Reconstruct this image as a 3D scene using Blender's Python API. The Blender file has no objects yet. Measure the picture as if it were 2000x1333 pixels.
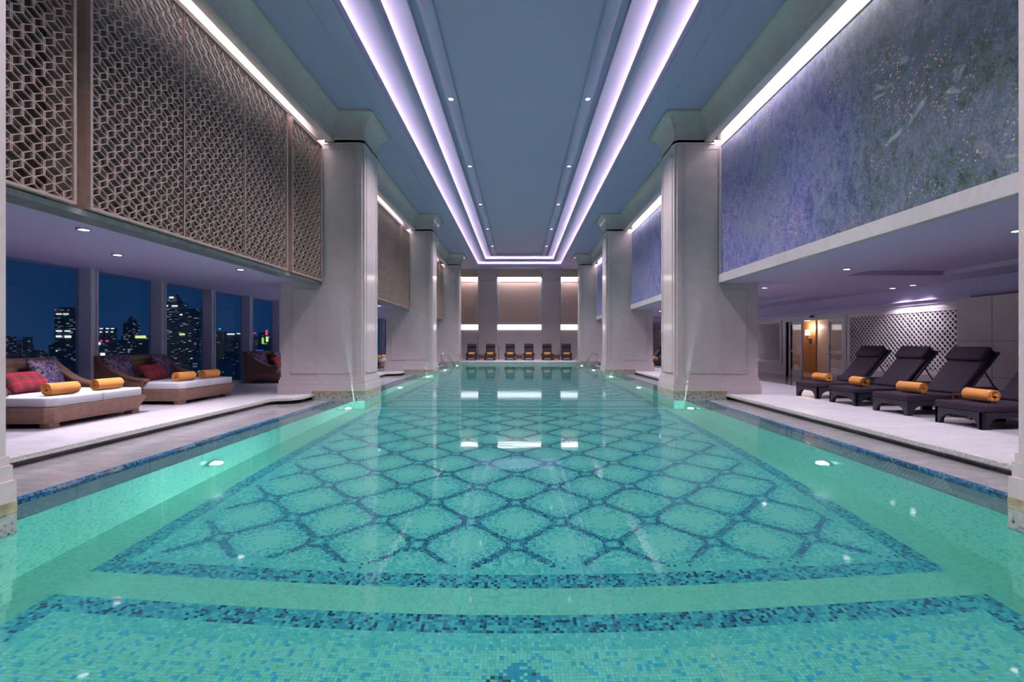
import bpy, bmesh, math, random
import numpy as np
from mathutils import Vector, Matrix

# ------------------------------------------------------------------ camera, world, exposure
scene = bpy.context.scene
COL = scene.collection
CAMZ = 1.12
cam_d = bpy.data.cameras.new('camera')
cam = bpy.data.objects.new('camera', cam_d)
COL.objects.link(cam)
cam.location = (0, 0, CAMZ)
cam.rotation_euler = (math.pi / 2, 0, 0)
cam_d.sensor_width = 36.0
cam_d.lens = 36.0 * 944 / 2000
cam_d.shift_x = -14.5 / 2000
cam_d.shift_y = 3.5 / 2000
cam_d.clip_start = 0.05
cam_d.clip_end = 8000
scene.camera = cam

world = bpy.data.worlds.new('night_sky')
scene.world = world
world.use_nodes = True
_nt = world.node_tree
_bg = _nt.nodes['Background']
_tc = _nt.nodes.new('ShaderNodeTexCoord')
_sx = _nt.nodes.new('ShaderNodeSeparateXYZ')
_rp = _nt.nodes.new('ShaderNodeValToRGB')
_nt.links.new(_tc.outputs['Generated'], _sx.inputs[0])
_nt.links.new(_sx.outputs['Z'], _rp.inputs[0])
_rp.color_ramp.elements[0].position = 0.0
_rp.color_ramp.elements[0].color = (0.006, 0.036, 0.118, 1)
_rp.color_ramp.elements[1].position = 0.35
_rp.color_ramp.elements[1].color = (0.0015, 0.014, 0.05, 1)
_nt.links.new(_rp.outputs[0], _bg.inputs[0])
_bg.inputs[1].default_value = 1.0

vs = scene.view_settings
vs.view_transform = 'Standard'
vs.look = 'None'
vs.gamma = 1.0
vs.use_curve_mapping = False
vs.exposure = 0.1
scene.cycles.use_denoising = True
scene.cycles.max_bounces = 7
scene.cycles.diffuse_bounces = 3
scene.cycles.glossy_bounces = 3
scene.cycles.transmission_bounces = 4
scene.cycles.transparent_max_bounces = 6
scene.cycles.sample_clamp_indirect = 4.0

# strengths of the lamps, all in one place
E_COVE = 36.0        # LED strips in the ceiling tray
E_WASH = 20.0        # LED strips above screens and murals
E_TRAYSPOT = 1150    # tray downlights, watts
E_LOWSPOT = 95      # low ceiling downlights, watts
E_POOL = 290         # underwater lamps, watts
E_ENDSTRIP = 1.6    # end wall light boxes
C_COOL = (1.0, 0.92, 1.0)
C_LAV = (0.88, 0.79, 1.0)
C_POOL = (0.88, 1.0, 0.95)

R = math.radians
rnd = random.Random(7)

# ------------------------------------------------------------------ mesh helpers
class MB:
    def __init__(self):
        self.v = []; self.f = []
    def add(self, vs_, fs_):
        n = len(self.v)
        self.v += [tuple(p) for p in vs_]
        self.f += [tuple(i + n for i in q) for q in fs_]
        return self
    def box(self, x0, x1, y0, y1, z0, z1):
        return self.add([(x0, y0, z0), (x1, y0, z0), (x1, y1, z0), (x0, y1, z0),
                         (x0, y0, z1), (x1, y0, z1), (x1, y1, z1), (x0, y1, z1)],
                        [(0, 3, 2, 1), (4, 5, 6, 7), (0, 1, 5, 4), (1, 2, 6, 5), (2, 3, 7, 6), (3, 0, 4, 7)])
    def taper(self, b, t, z0, z1):
        # bottom and top rectangles (x0,x1,y0,y1)
        q = lambda r, z: [(r[0], r[2], z), (r[1], r[2], z), (r[1], r[3], z), (r[0], r[3], z)]
        return self.add(q(b, z0) + q(t, z1), [(0, 3, 2, 1), (4, 5, 6, 7), (0, 1, 5, 4), (1, 2, 6, 5), (2, 3, 7, 6), (3, 0, 4, 7)])
    def prism(self, poly, axis, a0, a1):
        # axis x: poly=(y,z); y: poly=(x,z); z: poly=(x,y)
        def P(p, a):
            return {'x': (a, p[0], p[1]), 'y': (p[0], a, p[1]), 'z': (p[0], p[1], a)}[axis]
        n = len(poly)
        vs_ = [P(p, a0) for p in poly] + [P(p, a1) for p in poly]
        fs_ = [tuple(range(n))[::-1], tuple(range(n, 2 * n))]
        fs_ += [(i, (i + 1) % n, (i + 1) % n + n, i + n) for i in range(n)]
        return self.add(vs_, fs_)
    def tube(self, path, r, n=8, closed=False):
        pts = [Vector(p) for p in path]
        rings = []
        up = Vector((0, 0, 1))
        for i, p in enumerate(pts):
            a = pts[max(i - 1, 0)]; b = pts[min(i + 1, len(pts) - 1)]
            t = (b - a).normalized()
            u = t.cross(up)
            if u.length < 1e-3: u = t.cross(Vector((1, 0, 0)))
            u.normalize(); w = u.cross(t)
            rr = r[i] if isinstance(r, (list, tuple)) else r
            rings.append([p + (u * math.cos(2 * math.pi * k / n) + w * math.sin(2 * math.pi * k / n)) * rr for k in range(n)])
        vs_ = [q for ring in rings for q in ring]
        fs_ = []
        for i in range(len(rings) - 1):
            for k in range(n):
                fs_.append((i * n + k, i * n + (k + 1) % n, (i + 1) * n + (k + 1) % n, (i + 1) * n + k))
        fs_.append(tuple(range(n))[::-1])
        fs_.append(tuple(range((len(rings) - 1) * n, len(rings) * n)))
        return self.add(vs_, fs_)
    def lathe(self, prof, n=16, c=(0, 0, 0), axis='z'):
        vs_ = []
        for (r, z) in prof:
            for k in range(n):
                a = 2 * math.pi * k / n
                q = (r * math.cos(a), r * math.sin(a), z)
                if axis == 'x': q = (q[2], q[0], q[1])
                if axis == 'y': q = (q[0], q[2], q[1])
                vs_.append((q[0] + c[0], q[1] + c[1], q[2] + c[2]))
        fs_ = []
        for i in range(len(prof) - 1):
            for k in range(n):
                fs_.append((i * n + k, i * n + (k + 1) % n, (i + 1) * n + (k + 1) % n, (i + 1) * n + k))
        if prof[0] != prof[-1]:
            fs_.append(tuple(range(n))[::-1])
            fs_.append(tuple(range((len(prof) - 1) * n, len(prof) * n)))
        return self.add(vs_, fs_)
    def mesh(self, name, mat, origin=(0, 0, 0), smooth=False, bevel=0.0, seg=2):
        me = bpy.data.meshes.new(name)
        o = origin
        me.from_pydata([(p[0] - o[0], p[1] - o[1], p[2] - o[2]) for p in self.v], [], self.f)
        bm = bmesh.new(); bm.from_mesh(me)
        bmesh.ops.recalc_face_normals(bm, faces=bm.faces)
        if bevel:
            bmesh.ops.bevel(bm, geom=[e for e in bm.edges if e.is_manifold and e.calc_face_angle(0) > 0.5], offset=bevel, segments=seg, profile=0.5, affect='EDGES', clamp_overlap=True)
        bm.to_mesh(me); bm.free()
        if mat: me.materials.append(mat)
        if smooth:
            for p in me.polygons: p.use_smooth = True
            if smooth != 'all':
                me.set_sharp_from_angle(angle=R(smooth if smooth is not True else 40))
        return me
    def build(self, name, mat, parent=None, origin=None, smooth=False, bevel=0.0, seg=2, loc=None):
        if origin is None:
            origin = (0, 0, 0)
        me = self.mesh(name, mat, origin, smooth, bevel, seg)
        o = bpy.data.objects.new(name, me)
        COL.objects.link(o)
        if parent: o.parent = parent
        elif loc is None: o.location = origin
        if loc is not None: o.location = loc
        return o

def empty(name, loc=(0, 0, 0), rz=0.0):
    o = bpy.data.objects.new(name, None)
    COL.objects.link(o)
    o.location = loc; o.rotation_euler = (0, 0, rz); o.empty_display_size = 0.2
    return o
def tag(o, label, cat, group=None):
    o['label'] = label; o['category'] = cat
    if group: o['group'] = group
    return o
def struct(o, label=None):
    o['kind'] = 'structure'
    if label: o['label'] = label
    return o
def copy_tree(o, loc=None, rz=None, parent=None):
    c = o.copy(); COL.objects.link(c); c.parent = parent
    if loc is not None: c.location = loc
    if rz is not None: c.rotation_euler = (0, 0, rz)
    for ch in list(o.children):
        copy_tree(ch, parent=c)
    return c

# ------------------------------------------------------------------ material helpers
class NT:
    def __init__(self, name):
        self.m = bpy.data.materials.new(name); self.m.use_nodes = True
        self.t = self.m.node_tree; self.N = self.t.nodes
        self.b = self.N['Principled BSDF']; self.out = self.N['Material Output']
        self.co = None
    def n(self, typ, **kw):
        x = self.N.new('ShaderNode' + typ)
        for k, v in kw.items(): setattr(x, k, v)
        return x
    def l(self, a, b): self.t.links.new(a, b)
    def coord(self, scale=(1, 1, 1), rot=(0, 0, 0), kind='Object', loc=(0, 0, 0)):
        if self.co is None: self.co = self.n('TexCoord')
        mp = self.n('Mapping'); mp.inputs['Scale'].default_value = scale; mp.inputs['Rotation'].default_value = rot
        mp.inputs['Location'].default_value = loc
        self.l(self.co.outputs[kind], mp.inputs[0]); return mp.outputs[0]
    def noise(self, vec, scale, detail=3, rough=0.5, dist=0.0):
        x = self.n('TexNoise'); x.inputs['Scale'].default_value = scale; x.inputs['Detail'].default_value = detail
        x.inputs['Roughness'].default_value = rough; x.inputs['Distortion'].default_value = dist
        self.l(vec, x.inputs['Vector']); return x
    def ramp(self, fac, stops, interp='LINEAR'):
        x = self.n('ValToRGB'); cr = x.color_ramp; cr.interpolation = interp
        while len(cr.elements) < len(stops): cr.elements.new(0.5)
        for e, (p, c) in zip(cr.elements, stops):
            e.position = p; e.color = (c[0], c[1], c[2], 1) if not isinstance(c, (int, float)) else (c, c, c, 1)
        self.l(fac, x.inputs[0]); return x.outputs[0]
    def mix(self, fac, a, b, mode='MIX'):
        x = self.n('Mix', data_type='RGBA', blend_type=mode)
        for s, v in ((0, fac), (6, a), (7, b)):
            if isinstance(v, (int, float)): x.inputs[s].default_value = v
            elif isinstance(v, tuple): x.inputs[s].default_value = (v[0], v[1], v[2], 1)
            else: self.l(v, x.inputs[s])
        return x.outputs[2]
    def math(self, op, a, b=0.0, c=None):
        x = self.n('Math', operation=op)
        for s, v in ((0, a), (1, b), (2, c)):
            if v is None: continue
            if isinstance(v, (int, float)): x.inputs[s].default_value = v
            else: self.l(v, x.inputs[s])
        return x.outputs[0]
    def vmath(self, op, a, b=(0, 0, 0)):
        x = self.n('VectorMath', operation=op)
        for s, v in ((0, a), (1, b)):
            if isinstance(v, tuple): x.inputs[s].default_value = v
            else: self.l(v, x.inputs[s])
        return x.outputs[0]
    def bump(self, h, strength=0.3, dist=0.01):
        x = self.n('Bump'); x.inputs['Strength'].default_value = strength; x.inputs['Distance'].default_value = dist
        self.l(h, x.inputs['Height']); self.l(x.outputs[0], self.b.inputs['Normal'])
    def set(self, color=None, rough=None, metal=None, spec=None, coat=None, emis=None, estr=None):
        b = self.b
        if color is not None:
            if isinstance(color, tuple): b.inputs['Base Color'].default_value = (color[0], color[1], color[2], 1)
            else: self.l(color, b.inputs['Base Color'])
        if rough is not None:
            if isinstance(rough, (int, float)): b.inputs['Roughness'].default_value = rough
            else: self.l(rough, b.inputs['Roughness'])
        if metal is not None: b.inputs['Metallic'].default_value = metal
        if spec is not None: b.inputs['Specular IOR Level'].default_value = spec
        if coat is not None: b.inputs['Coat Weight'].default_value = coat
        if emis is not None:
            if isinstance(emis, tuple): b.inputs['Emission Color'].default_value = (emis[0], emis[1], emis[2], 1)
            else: self.l(emis, b.inputs['Emission Color'])
        if estr is not None:
            if isinstance(estr, (int, float)): b.inputs['Emission Strength'].default_value = estr
            else: self.l(estr, b.inputs['Emission Strength'])
        return self.m

def plain(name, col, rough=0.5, metal=0.0, var=0.0, scale=6, spec=None):
    t = NT(name)
    if var:
        n = t.noise(t.coord(), scale, 4)
        lo = tuple(max(0, c * (1 - var)) for c in col); hi = tuple(min(1, c * (1 + var)) for c in col)
        t.set(t.ramp(n.outputs[0], [(0.3, lo), (0.7, hi)]))
    else: t.set(col)
    return t.set(rough=rough, metal=metal, spec=spec)
def emitter(name, col, s):
    t = NT(name); t.set((0.8, 0.8, 0.8), 0.5, emis=col, estr=s); return t.m
def marble(name, a, b, vein, rough=0.18, scale=1.2, stretch=(1, 1, 1), spec=None):
    t = NT(name); v = t.coord(stretch)
    n1 = t.noise(v, scale, 6, 0.6, 0.6)
    n2 = t.noise(v, scale * 0.7, 8, 0.62, 2.5)
    base = t.ramp(n1.outputs[0], [(0.3, a), (0.7, b)])
    vm = t.ramp(n2.outputs[0], [(0.465, 0.0), (0.5, 1.0), (0.535, 0.0)])
    t.set(t.mix(t.math('MULTIPLY', vm, 0.35), base, vein), rough, spec=spec)
    return t.m
def mosaic(name, stops, pitch=0.024, rough=0.25, grout=(0.5, 0.62, 0.6), joint=0.08, off=0.011):
    t = NT(name)
    v = t.coord((1 / pitch,) * 3, loc=(off / pitch * 1.3, off / pitch, off / pitch * 0.7))
    fl = t.vmath('FLOOR', v); fr = t.vmath('FRACTION', v)
    w = t.n('TexWhiteNoise', noise_dimensions='3D'); t.l(fl, w.inputs['Vector'])
    col = t.ramp(w.outputs['Value'], stops, 'CONSTANT')
    s = t.n('SeparateXYZ'); t.l(fr, s.inputs[0])
    g = None
    for ax in ('Y', 'Z', 'X'):
        d = t.math('LESS_THAN', s.outputs[ax], joint)
        if ax == 'X': continue
        g = d if g is None else t.math('MAXIMUM', g, d)
    t.set(t.mix(g, col, grout), rough)
    return t.m
def wicker(name, a, b, sx=90, sz=60):
    t = NT(name); v = t.coord()
    w1 = t.n('TexWave', wave_type='BANDS', bands_direction='X'); w1.inputs['Scale'].default_value = sx / 6.28 * 1.0
    w2 = t.n('TexWave', wave_type='BANDS', bands_direction='Z'); w2.inputs['Scale'].default_value = sz / 6.28 * 1.0
    w3 = t.n('TexWave', wave_type='BANDS', bands_direction='Y'); w3.inputs['Scale'].default_value = sx / 6.28 * 1.0
    for w in (w1, w2, w3): t.l(v, w.inputs['Vector'])
    h = t.math('MULTIPLY', t.math('ADD', w1.outputs['Fac'], w3.outputs['Fac']), 0.5)
    h = t.math('MAXIMUM', h, t.math('MULTIPLY', w2.outputs['Fac'], 0.45))
    n = t.noise(v, 14, 3)
    k = t.math('ADD', t.math('MULTIPLY', h, 0.55), t.math('MULTIPLY', n.outputs[0], 0.45))
    t.set(t.ramp(k, [(0.25, a), (0.8, b)]), 0.5)
    t.bump(h, 0.5, 0.006)
    return t.m

M = {}
M['marble'] = marble('beige_marble', (0.64, 0.53, 0.525), (0.71, 0.60, 0.595), (0.55, 0.45, 0.43), 0.12, 1.1)
M['marble_trim'] = M['marble']
M['marble_pale'] = marble('pale_marble', (0.68, 0.60, 0.60), (0.76, 0.68, 0.68), (0.60, 0.53, 0.52), 0.25, 0.9)
M['deck'] = marble('deck_marble', (0.56, 0.53, 0.54), (0.72, 0.68, 0.70), (0.45, 0.42, 0.44), 0.33, 1.6, (1, 2.4, 1))
M['deck_edge'] = plain('rough_stone_edge', (0.50, 0.50, 0.47), 0.75, var=0.35, scale=60)
M['ramp'] = marble('grey_ramp_stone', (0.26, 0.245, 0.25), (0.37, 0.35, 0.355), (0.2, 0.2, 0.2), 0.14, 2.5, (1, 3, 1))
M['recess'] = plain('dark_recess_stone', (0.16, 0.145, 0.125), 0.6, var=0.3, scale=9)
M['walk'] = marble('brown_polished_stone', (0.26, 0.21, 0.185), (0.36, 0.30, 0.27), (0.2, 0.16, 0.14), 0.08, 6)
M['shelf'] = mosaic('shelf_mosaic', [(0, (0.13, 0.17, 0.165)), (0.5, (0.16, 0.21, 0.20)), (0.8, (0.10, 0.15, 0.16))], grout=(0.2, 0.24, 0.23))
M['lip'] = mosaic('lip_mosaic', [(0, (0.02, 0.09, 0.22)), (0.45, (0.03, 0.16, 0.36)), (0.7, (0.01, 0.03, 0.08)), (0.85, (0.06, 0.28, 0.40))], grout=(0.2, 0.28, 0.34))
M['mint'] = mosaic('mint_mosaic', [(0, (0.42, 0.74, 0.62)), (0.45, (0.50, 0.82, 0.70)), (0.8, (0.36, 0.68, 0.60)), (0.92, (0.22, 0.52, 0.50))], grout=(0.5, 0.76, 0.66))
M['band'] = mosaic('speckled_mosaic', [(0, (0.40, 0.40, 0.36)), (0.5, (0.48, 0.47, 0.42)), (0.78, (0.22, 0.25, 0.26)), (0.93, (0.05, 0.06, 0.08))], pitch=0.022, grout=(0.5, 0.48, 0.44))
M['ochre'] = plain('ochre_stone', (0.40, 0.33, 0.20), 0.5, var=0.35, scale=12)
M['ceil'] = plain('pale_grey_violet_ceiling_paint', (0.53, 0.44, 0.67), 0.58)
M['white_paint'] = plain('white_paint', (0.80, 0.78, 0.83), 0.5)
M['dark_wall'] = plain('dark_brown_wall', (0.06, 0.045, 0.04), 0.6, var=0.3, scale=3)
M['bronze'] = plain('bronze', (0.68, 0.50, 0.44), 0.35, 0.5, var=0.12, scale=10)
M['bronze_dark'] = plain('dark_bronze', (0.20, 0.145, 0.125), 0.4, 0.7)
M['chrome'] = plain('chrome', (0.75, 0.76, 0.78), 0.12, 1.0)
M['fabric_panel'] = plain('brown_fabric', (0.66, 0.46, 0.38), 0.8, var=0.08, scale=40)
M['mullion'] = plain('grey_violet_metal', (0.54, 0.49, 0.60), 0.4, 0.0)
M['mullion_light'] = M['mullion']
M['wicker'] = wicker('brown_wicker', (0.13, 0.066, 0.042), (0.36, 0.20, 0.135), 150, 70)
M['wicker_dark'] = wicker('charcoal_wicker', (0.012, 0.011, 0.02), (0.06, 0.055, 0.085), 120, 80)
M['cushion_dark'] = plain('aubergine_fabric', (0.032, 0.020, 0.032), 0.85, var=0.25, scale=30)
M['mattress'] = plain('white_canvas', (0.80, 0.78, 0.80), 0.8, var=0.04, scale=5)
M['wood'] = NT('red_brown_wood')
_t = M['wood']; _n = _t.noise(_t.coord((3, 30, 30)), 2, 4); _t.set(_t.ramp(_n.outputs[0], [(0.3, (0.055, 0.018, 0.014)), (0.7, (0.13, 0.045, 0.032))]), 0.3); M['wood'] = _t.m
M['wood_orange'] = NT('orange_wood')
_t = M['wood_orange']; _n = _t.noise(_t.coord((30, 30, 2)), 2, 4); _t.set(_t.ramp(_n.outputs[0], [(0.3, (0.38, 0.17, 0.07)), (0.7, (0.52, 0.26, 0.12))]), 0.4); M['wood_orange'] = _t.m
_t = NT('orange_terry'); _v = _t.coord(); _n = _t.noise(_v, 220, 2); _t.set(_t.ramp(_n.outputs[0], [(0.3, (0.86, 0.32, 0.06)), (0.7, (0.98, 0.44, 0.12))]), 0.95); _t.bump(_n.outputs[0], 0.6, 0.004); M['towel'] = _t.m
_t = NT('navy_scroll_fabric'); _v = _t.coord()
_n = _t.noise(_v, 8.5, 2, 0.5, 2.0)
_k = _t.ramp(_n.outputs[0], [(0.44, 0.0), (0.47, 1.0), (0.51, 1.0), (0.54, 0.0)])
_t.set(_t.mix(_k, (0.035, 0.036, 0.12), (0.36, 0.25, 0.24)), 0.8); M['navy'] = _t.m
_t = NT('red_plaid_fabric'); _v = _t.coord(); _s = _t.n('SeparateXYZ'); _t.l(_v, _s.inputs[0])
_a = _t.math('LESS_THAN', _t.math('FRACT', _t.math('MULTIPLY', _s.outputs['X'], 6.5)), 0.32)
_b = _t.math('LESS_THAN', _t.math('FRACT', _t.math('MULTIPLY', _s.outputs['Y'], 6.5)), 0.32)
_c = _t.math('LESS_THAN', _t.math('FRACT', _t.math('ADD', _t.math('MULTIPLY', _s.outputs['X'], 6.5), 0.35)), 0.05)
_d = _t.math('LESS_THAN', _t.math('FRACT', _t.math('ADD', _t.math('MULTIPLY', _s.outputs['Y'], 6.5), 0.35)), 0.05)
_q = _t.mix(_t.math('MULTIPLY', _t.math('ADD', _a, _b), 0.42), (0.36, 0.012, 0.03), (0.08, 0.04, 0.04))
_t.set(_t.mix(_t.math('MULTIPLY', _t.math('MAXIMUM', _c, _d), 0.5), _q, (0.45, 0.16, 0.10)), 0.85); M['plaid'] = _t.m
# glass panes: a faint reflection over a clear view
_t = NT('window_glass'); _tr = _t.n('BsdfTransparent'); _tr.inputs[0].default_value = (0.96, 1.0, 1.0, 1)
_gl = _t.n('BsdfGlossy'); _gl.inputs['Roughness'].default_value = 0.0; _gl.inputs['Color'].default_value = (0.13, 0.13, 0.15, 1); _mx = _t.n('MixShader'); _mx.inputs[0].default_value = 0.14
_t.l(_tr.outputs[0], _mx.inputs[1]); _t.l(_gl.outputs[0], _mx.inputs[2]); _t.l(_mx.outputs[0], _t.out.inputs[0]); M['glass'] = _t.m
_t = NT('door_glass'); _tr = _t.n('BsdfTransparent'); _tr.inputs[0].default_value = (0.92, 0.92, 0.95, 1)
_gl = _t.n('BsdfGlossy'); _gl.inputs['Roughness'].default_value = 0.03; _mx = _t.n('MixShader'); _mx.inputs[0].default_value = 0.15
_t.l(_tr.outputs[0], _mx.inputs[1]); _t.l(_gl.outputs[0], _mx.inputs[2]); _t.l(_mx.outputs[0], _t.out.inputs[0]); M['door_glass'] = _t.m
# water: refraction with a sea-green tint and a Fresnel reflection
_t = NT('pool_water'); _rf = _t.n('BsdfRefraction'); _rf.inputs['IOR'].default_value = 1.33; _rf.inputs['Color'].default_value = (0.57, 1.0, 1.0, 1); _rf.inputs['Roughness'].default_value = 0
_gl = _t.n('BsdfGlossy'); _gl.inputs['Roughness'].default_value = 0.045; _gl.inputs['Color'].default_value = (0.92, 0.97, 1, 1)
_fr = _t.n('Fresnel'); _fr.inputs['IOR'].default_value = 1.33; _mx = _t.n('MixShader')
_nv = _t.noise(_t.coord((1, 1.6, 1)), 3.0, 2); _bp = _t.n('Bump'); _bp.inputs['Strength'].default_value = 0.012; _bp.inputs['Distance'].default_value = 0.05
_t.l(_nv.outputs[0], _bp.inputs['Height'])
for q in (_rf, _gl, _fr): _t.l(_bp.outputs[0], q.inputs['Normal'])
_t.l(_fr.outputs[0], _mx.inputs[0]); _t.l(_rf.outputs[0], _mx.inputs[1]); _t.l(_gl.outputs[0], _mx.inputs[2]); _t.l(_mx.outputs[0], _t.out.inputs[0]); M['water'] = _t.m
_t = NT('shallow_water'); _tr = _t.n('BsdfTransparent'); _tr.inputs[0].default_value = (0.80, 0.97, 0.95, 1)
_gl = _t.n('BsdfGlossy'); _gl.inputs['Roughness'].default_value = 0.02; _gl.inputs['Color'].default_value = (0.92, 0.97, 1, 1)
_fr = _t.n('Fresnel'); _fr.inputs['IOR'].default_value = 1.33; _mx = _t.n('MixShader')
_t.l(_fr.outputs[0], _mx.inputs[0]); _t.l(_tr.outputs[0], _mx.inputs[1]); _t.l(_gl.outputs[0], _mx.inputs[2]); _t.l(_mx.outputs[0], _t.out.inputs[0]); M['shallow'] = _t.m
# floor mosaic: colour of each tile stored on the tile
_t = NT('floor_mosaic'); _at = _t.n('Attribute', attribute_name='tile'); _t.set(_at.outputs['Color'], 0.22); M['tiles'] = _t.m
# murals: generic painterly mosaic
def mural_mat(name, green):
    t = NT(name)
    g = t.coord(kind='Generated'); o = t.coord()
    s = t.n('SeparateXYZ'); t.l(g, s.inputs[0])
    st = t.coord((1, 2.6, 1.5), rot=(0.25, 0, 0))
    sq = t.vmath('FLOOR', t.coord((1, 55, 55))); w = t.n('TexWhiteNoise', noise_dimensions='3D'); t.l(sq, w.inputs['Vector'])
    big = t.noise(o, 0.75, 4, 0.6, 0.8); fine = t.noise(st, 3.6, 8, 0.78, 0.5)
    k = t.math('ADD', t.math('MULTIPLY', fine.outputs[0], 0.60), t.math('ADD', t.math('MULTIPLY', big.outputs[0], 0.32), t.math('MULTIPLY', w.outputs['Value'], 0.08)))
    vio = t.ramp(k, [(0.36, (0.085, 0.085, 0.17)), (0.43, (0.115, 0.115, 0.37)), (0.48, (0.21, 0.21, 0.46)), (0.53, (0.29, 0.30, 0.51)), (0.58, (0.28, 0.29, 0.35)), (0.66, (0.46, 0.45, 0.62))])
    grn = t.ramp(k, [(0.36, (0.028, 0.028, 0.06)), (0.43, (0.045, 0.085, 0.085)), (0.475, (0.11, 0.17, 0.11)), (0.52, (0.12, 0.12, 0.31)), (0.555, (0.21, 0.26, 0.15)), (0.60, (0.17, 0.17, 0.38)), (0.68, (0.46, 0.45, 0.50))])
    # green grows towards the near end of the picture
    m = t.math('ADD', t.math('MULTIPLY', s.outputs['Y'], -1.9), t.math('MULTIPLY', big.outputs[0], 0.9))
    m = t.ramp(t.math('ADD', m, green), [(0.25, 0.0), (0.75, 1.0)])
    col = t.mix(m, vio, grn)
    # pale lily-like smears and flecks of blossom
    sm = t.noise(t.coord((1, 0.9, 1.7), rot=(0.6, 0, 0)), 1.5, 3, 0.55, 1.6)
    col = t.mix(t.math('MULTIPLY', t.ramp(sm.outputs[0], [(0.64, 0.0), (0.70, 0.75)]), m), col, (0.42, 0.47, 0.50))
    fm = t.noise(o, 1.1, 2)
    fl_ = t.math('MULTIPLY', t.math('GREATER_THAN', w.outputs['Value'], 0.93), t.ramp(fm.outputs[0], [(0.5, 0.0), (0.62, 1.0)]))
    col = t.mix(t.math('MULTIPLY', fl_, 0.8), col, w.outputs['Color'])
    t.set(col, 0.42)
    t.bump(t.math('ADD', fine.outputs[0], t.math('MULTIPLY', w.outputs['Value'], 0.3)), 0.4, 0.012)
    return t.m
M['led'] = emitter('led_strip', C_COOL, E_COVE)
M['led_wash'] = emitter('led_wash_strip', C_COOL, E_WASH)
M['led_end'] = emitter('led_end_strip', C_COOL, 22.0)
M['disc'] = emitter('lamp_disc', (1, 0.97, 1), 9.0)
M['endstrip'] = emitter('light_box', (0.96, 0.96, 1.0), E_ENDSTRIP)
M['pool_lens'] = emitter('pool_lamp_lens', (0.85, 1.0, 0.93), 14.0)
M['lampshade'] = emitter('lampshade', (1.0, 0.80, 0.62), 5.0)
M['black'] = plain('black_plastic', (0.02, 0.02, 0.025), 0.4)

# ------------------------------------------------------------------ key dimensions (metres)
FACE = 3.435          # pool faces of the columns
YF = [2.15, 10.67, 19.07, 27.50]     # fronts of the four column pairs
CD = 1.08             # column depth
WATER = -0.15
LIP = 4.08
WALLX = 3.63
FLOORZ = -1.40
SOFFIT = 2.44
CEIL = 6.17
YN, YE = -3.0, 33.6   # near and end walls
PY0, PY1 = 0.30, 28.72

# ------------------------------------------------------------------ pool shell and mosaic floor
fl = struct(MB().box(-LIP, LIP, PY0, PY1, FLOORZ - 0.2, FLOORZ).build('floor', M['mint'], origin=(0, 14, FLOORZ)))
def tile_colors(x, y, g):
    n = len(x)
    r1 = g.random(n); r2 = g.random(n); r3 = g.random(n)
    mint = np.array([0.46, 0.80, 0.68]); light = np.array([0.50, 0.88, 0.84]); teal = np.array([0.18, 0.60, 0.66])
    blue = np.array([0.07, 0.33, 0.52]); navy = np.array([0.015, 0.05, 0.13]); mid = np.array([0.30, 0.72, 0.73]); brown = np.array([0.10, 0.10, 0.09])
    c = np.tile(mint, (n, 1))
    c[r1 < 0.25] = mint * 0.88
    ax = np.abs(x)
    PW = 3.22
    panels = [(1.80, 3.33, 0), (3.62, 10.55, 1), (10.84, 12.05, 0), (12.34, 19.3, 1), (19.6, 20.8, 0), (21.1, 27.6, 1)]
    for (a, b, lat) in panels:
        inp = (ax < PW) & (y > a) & (y < b)
        e = np.minimum(PW - ax, np.minimum(y - a, b - y))
        if lat:
            per = 0.862; oy = 4.23
            X = x + 0.035; Y = (y - oy) * (0.862 / 0.876)
            u = (X + Y) / per; v = (X - Y) / per
            du = u - np.floor(u) - 0.5; dv = v - np.floor(v) - 0.5
            nn = (np.abs(2 * du) ** 5 + np.abs(2 * dv) ** 5) ** 0.2
            cc = np.tile(light, (n, 1))
            p = np.clip((nn - 0.25) * 1.0, 0, 0.75)
            s = r1 < p; cc[s] = mid
            s = r2 < np.clip((nn - 0.35) * 0.75, 0, 0.42); cc[s] = teal
            s = r3 < np.clip((nn - 0.45) * 0.28, 0, 0.12); cc[s] = blue * 1.15
            ln = (nn > 0.90) & (nn < 1.04)
            cc[ln] = np.where((r1[ln] < 0.55)[:, None], blue * 0.75, navy * 1.6)
            s = ln & (r2 > 0.88); cc[s] = teal
            nd = nn >= 1.04
            cc[nd] = np.where((r1[nd] < 0.45)[:, None], teal, mid)
            s = nn > 1.11; cc[s] = light
        else:
            cc = np.tile(light, (n, 1))
            cc[r1 < 0.3] = mint
            # chevron motif on the pool's axis
            yc = 0.5 * (a + b) if a > 3 else 2.2
            dd = ax * 0.82 + np.abs(y - yc)
            blob = (r3 < 0.13); cc[blob] = blue * 1.5
            s = (r2 < 0.16); cc[s] = mid
            for (d0, d1) in ((0.58, 0.74), (0.26, 0.36)):
                s = (dd > d0) & (dd < d1) & (r1 < 0.8); cc[s] = blue * 1.2
                s = (dd > d0) & (dd < d1) & (r2 > 0.86); cc[s] = brown
            s = (dd > 0.46) & (dd <= 0.56); cc[s] = light
        # soft inner border then a strong outer border
        s = (e < 0.32) & (e >= 0.17) & (r1 < 0.55); cc[s] = teal
        s = (e < 0.28) & (e >= 0.17); cc[s & (r2 < 0.6)] = mid
        o = e < 0.17
        cc[o] = np.where((r1[o] < 0.45)[:, None], teal, blue)
        s = o & (r1 > 0.80); cc[s] = blue * 0.7
        s = o & (r2 < 0.17); cc[s] = navy
        c[inp] = cc[inp]
    jit = (0.93 + 0.14 * g.random(n))[:, None]
    return np.clip(c * jit, 0, 1)
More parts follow.
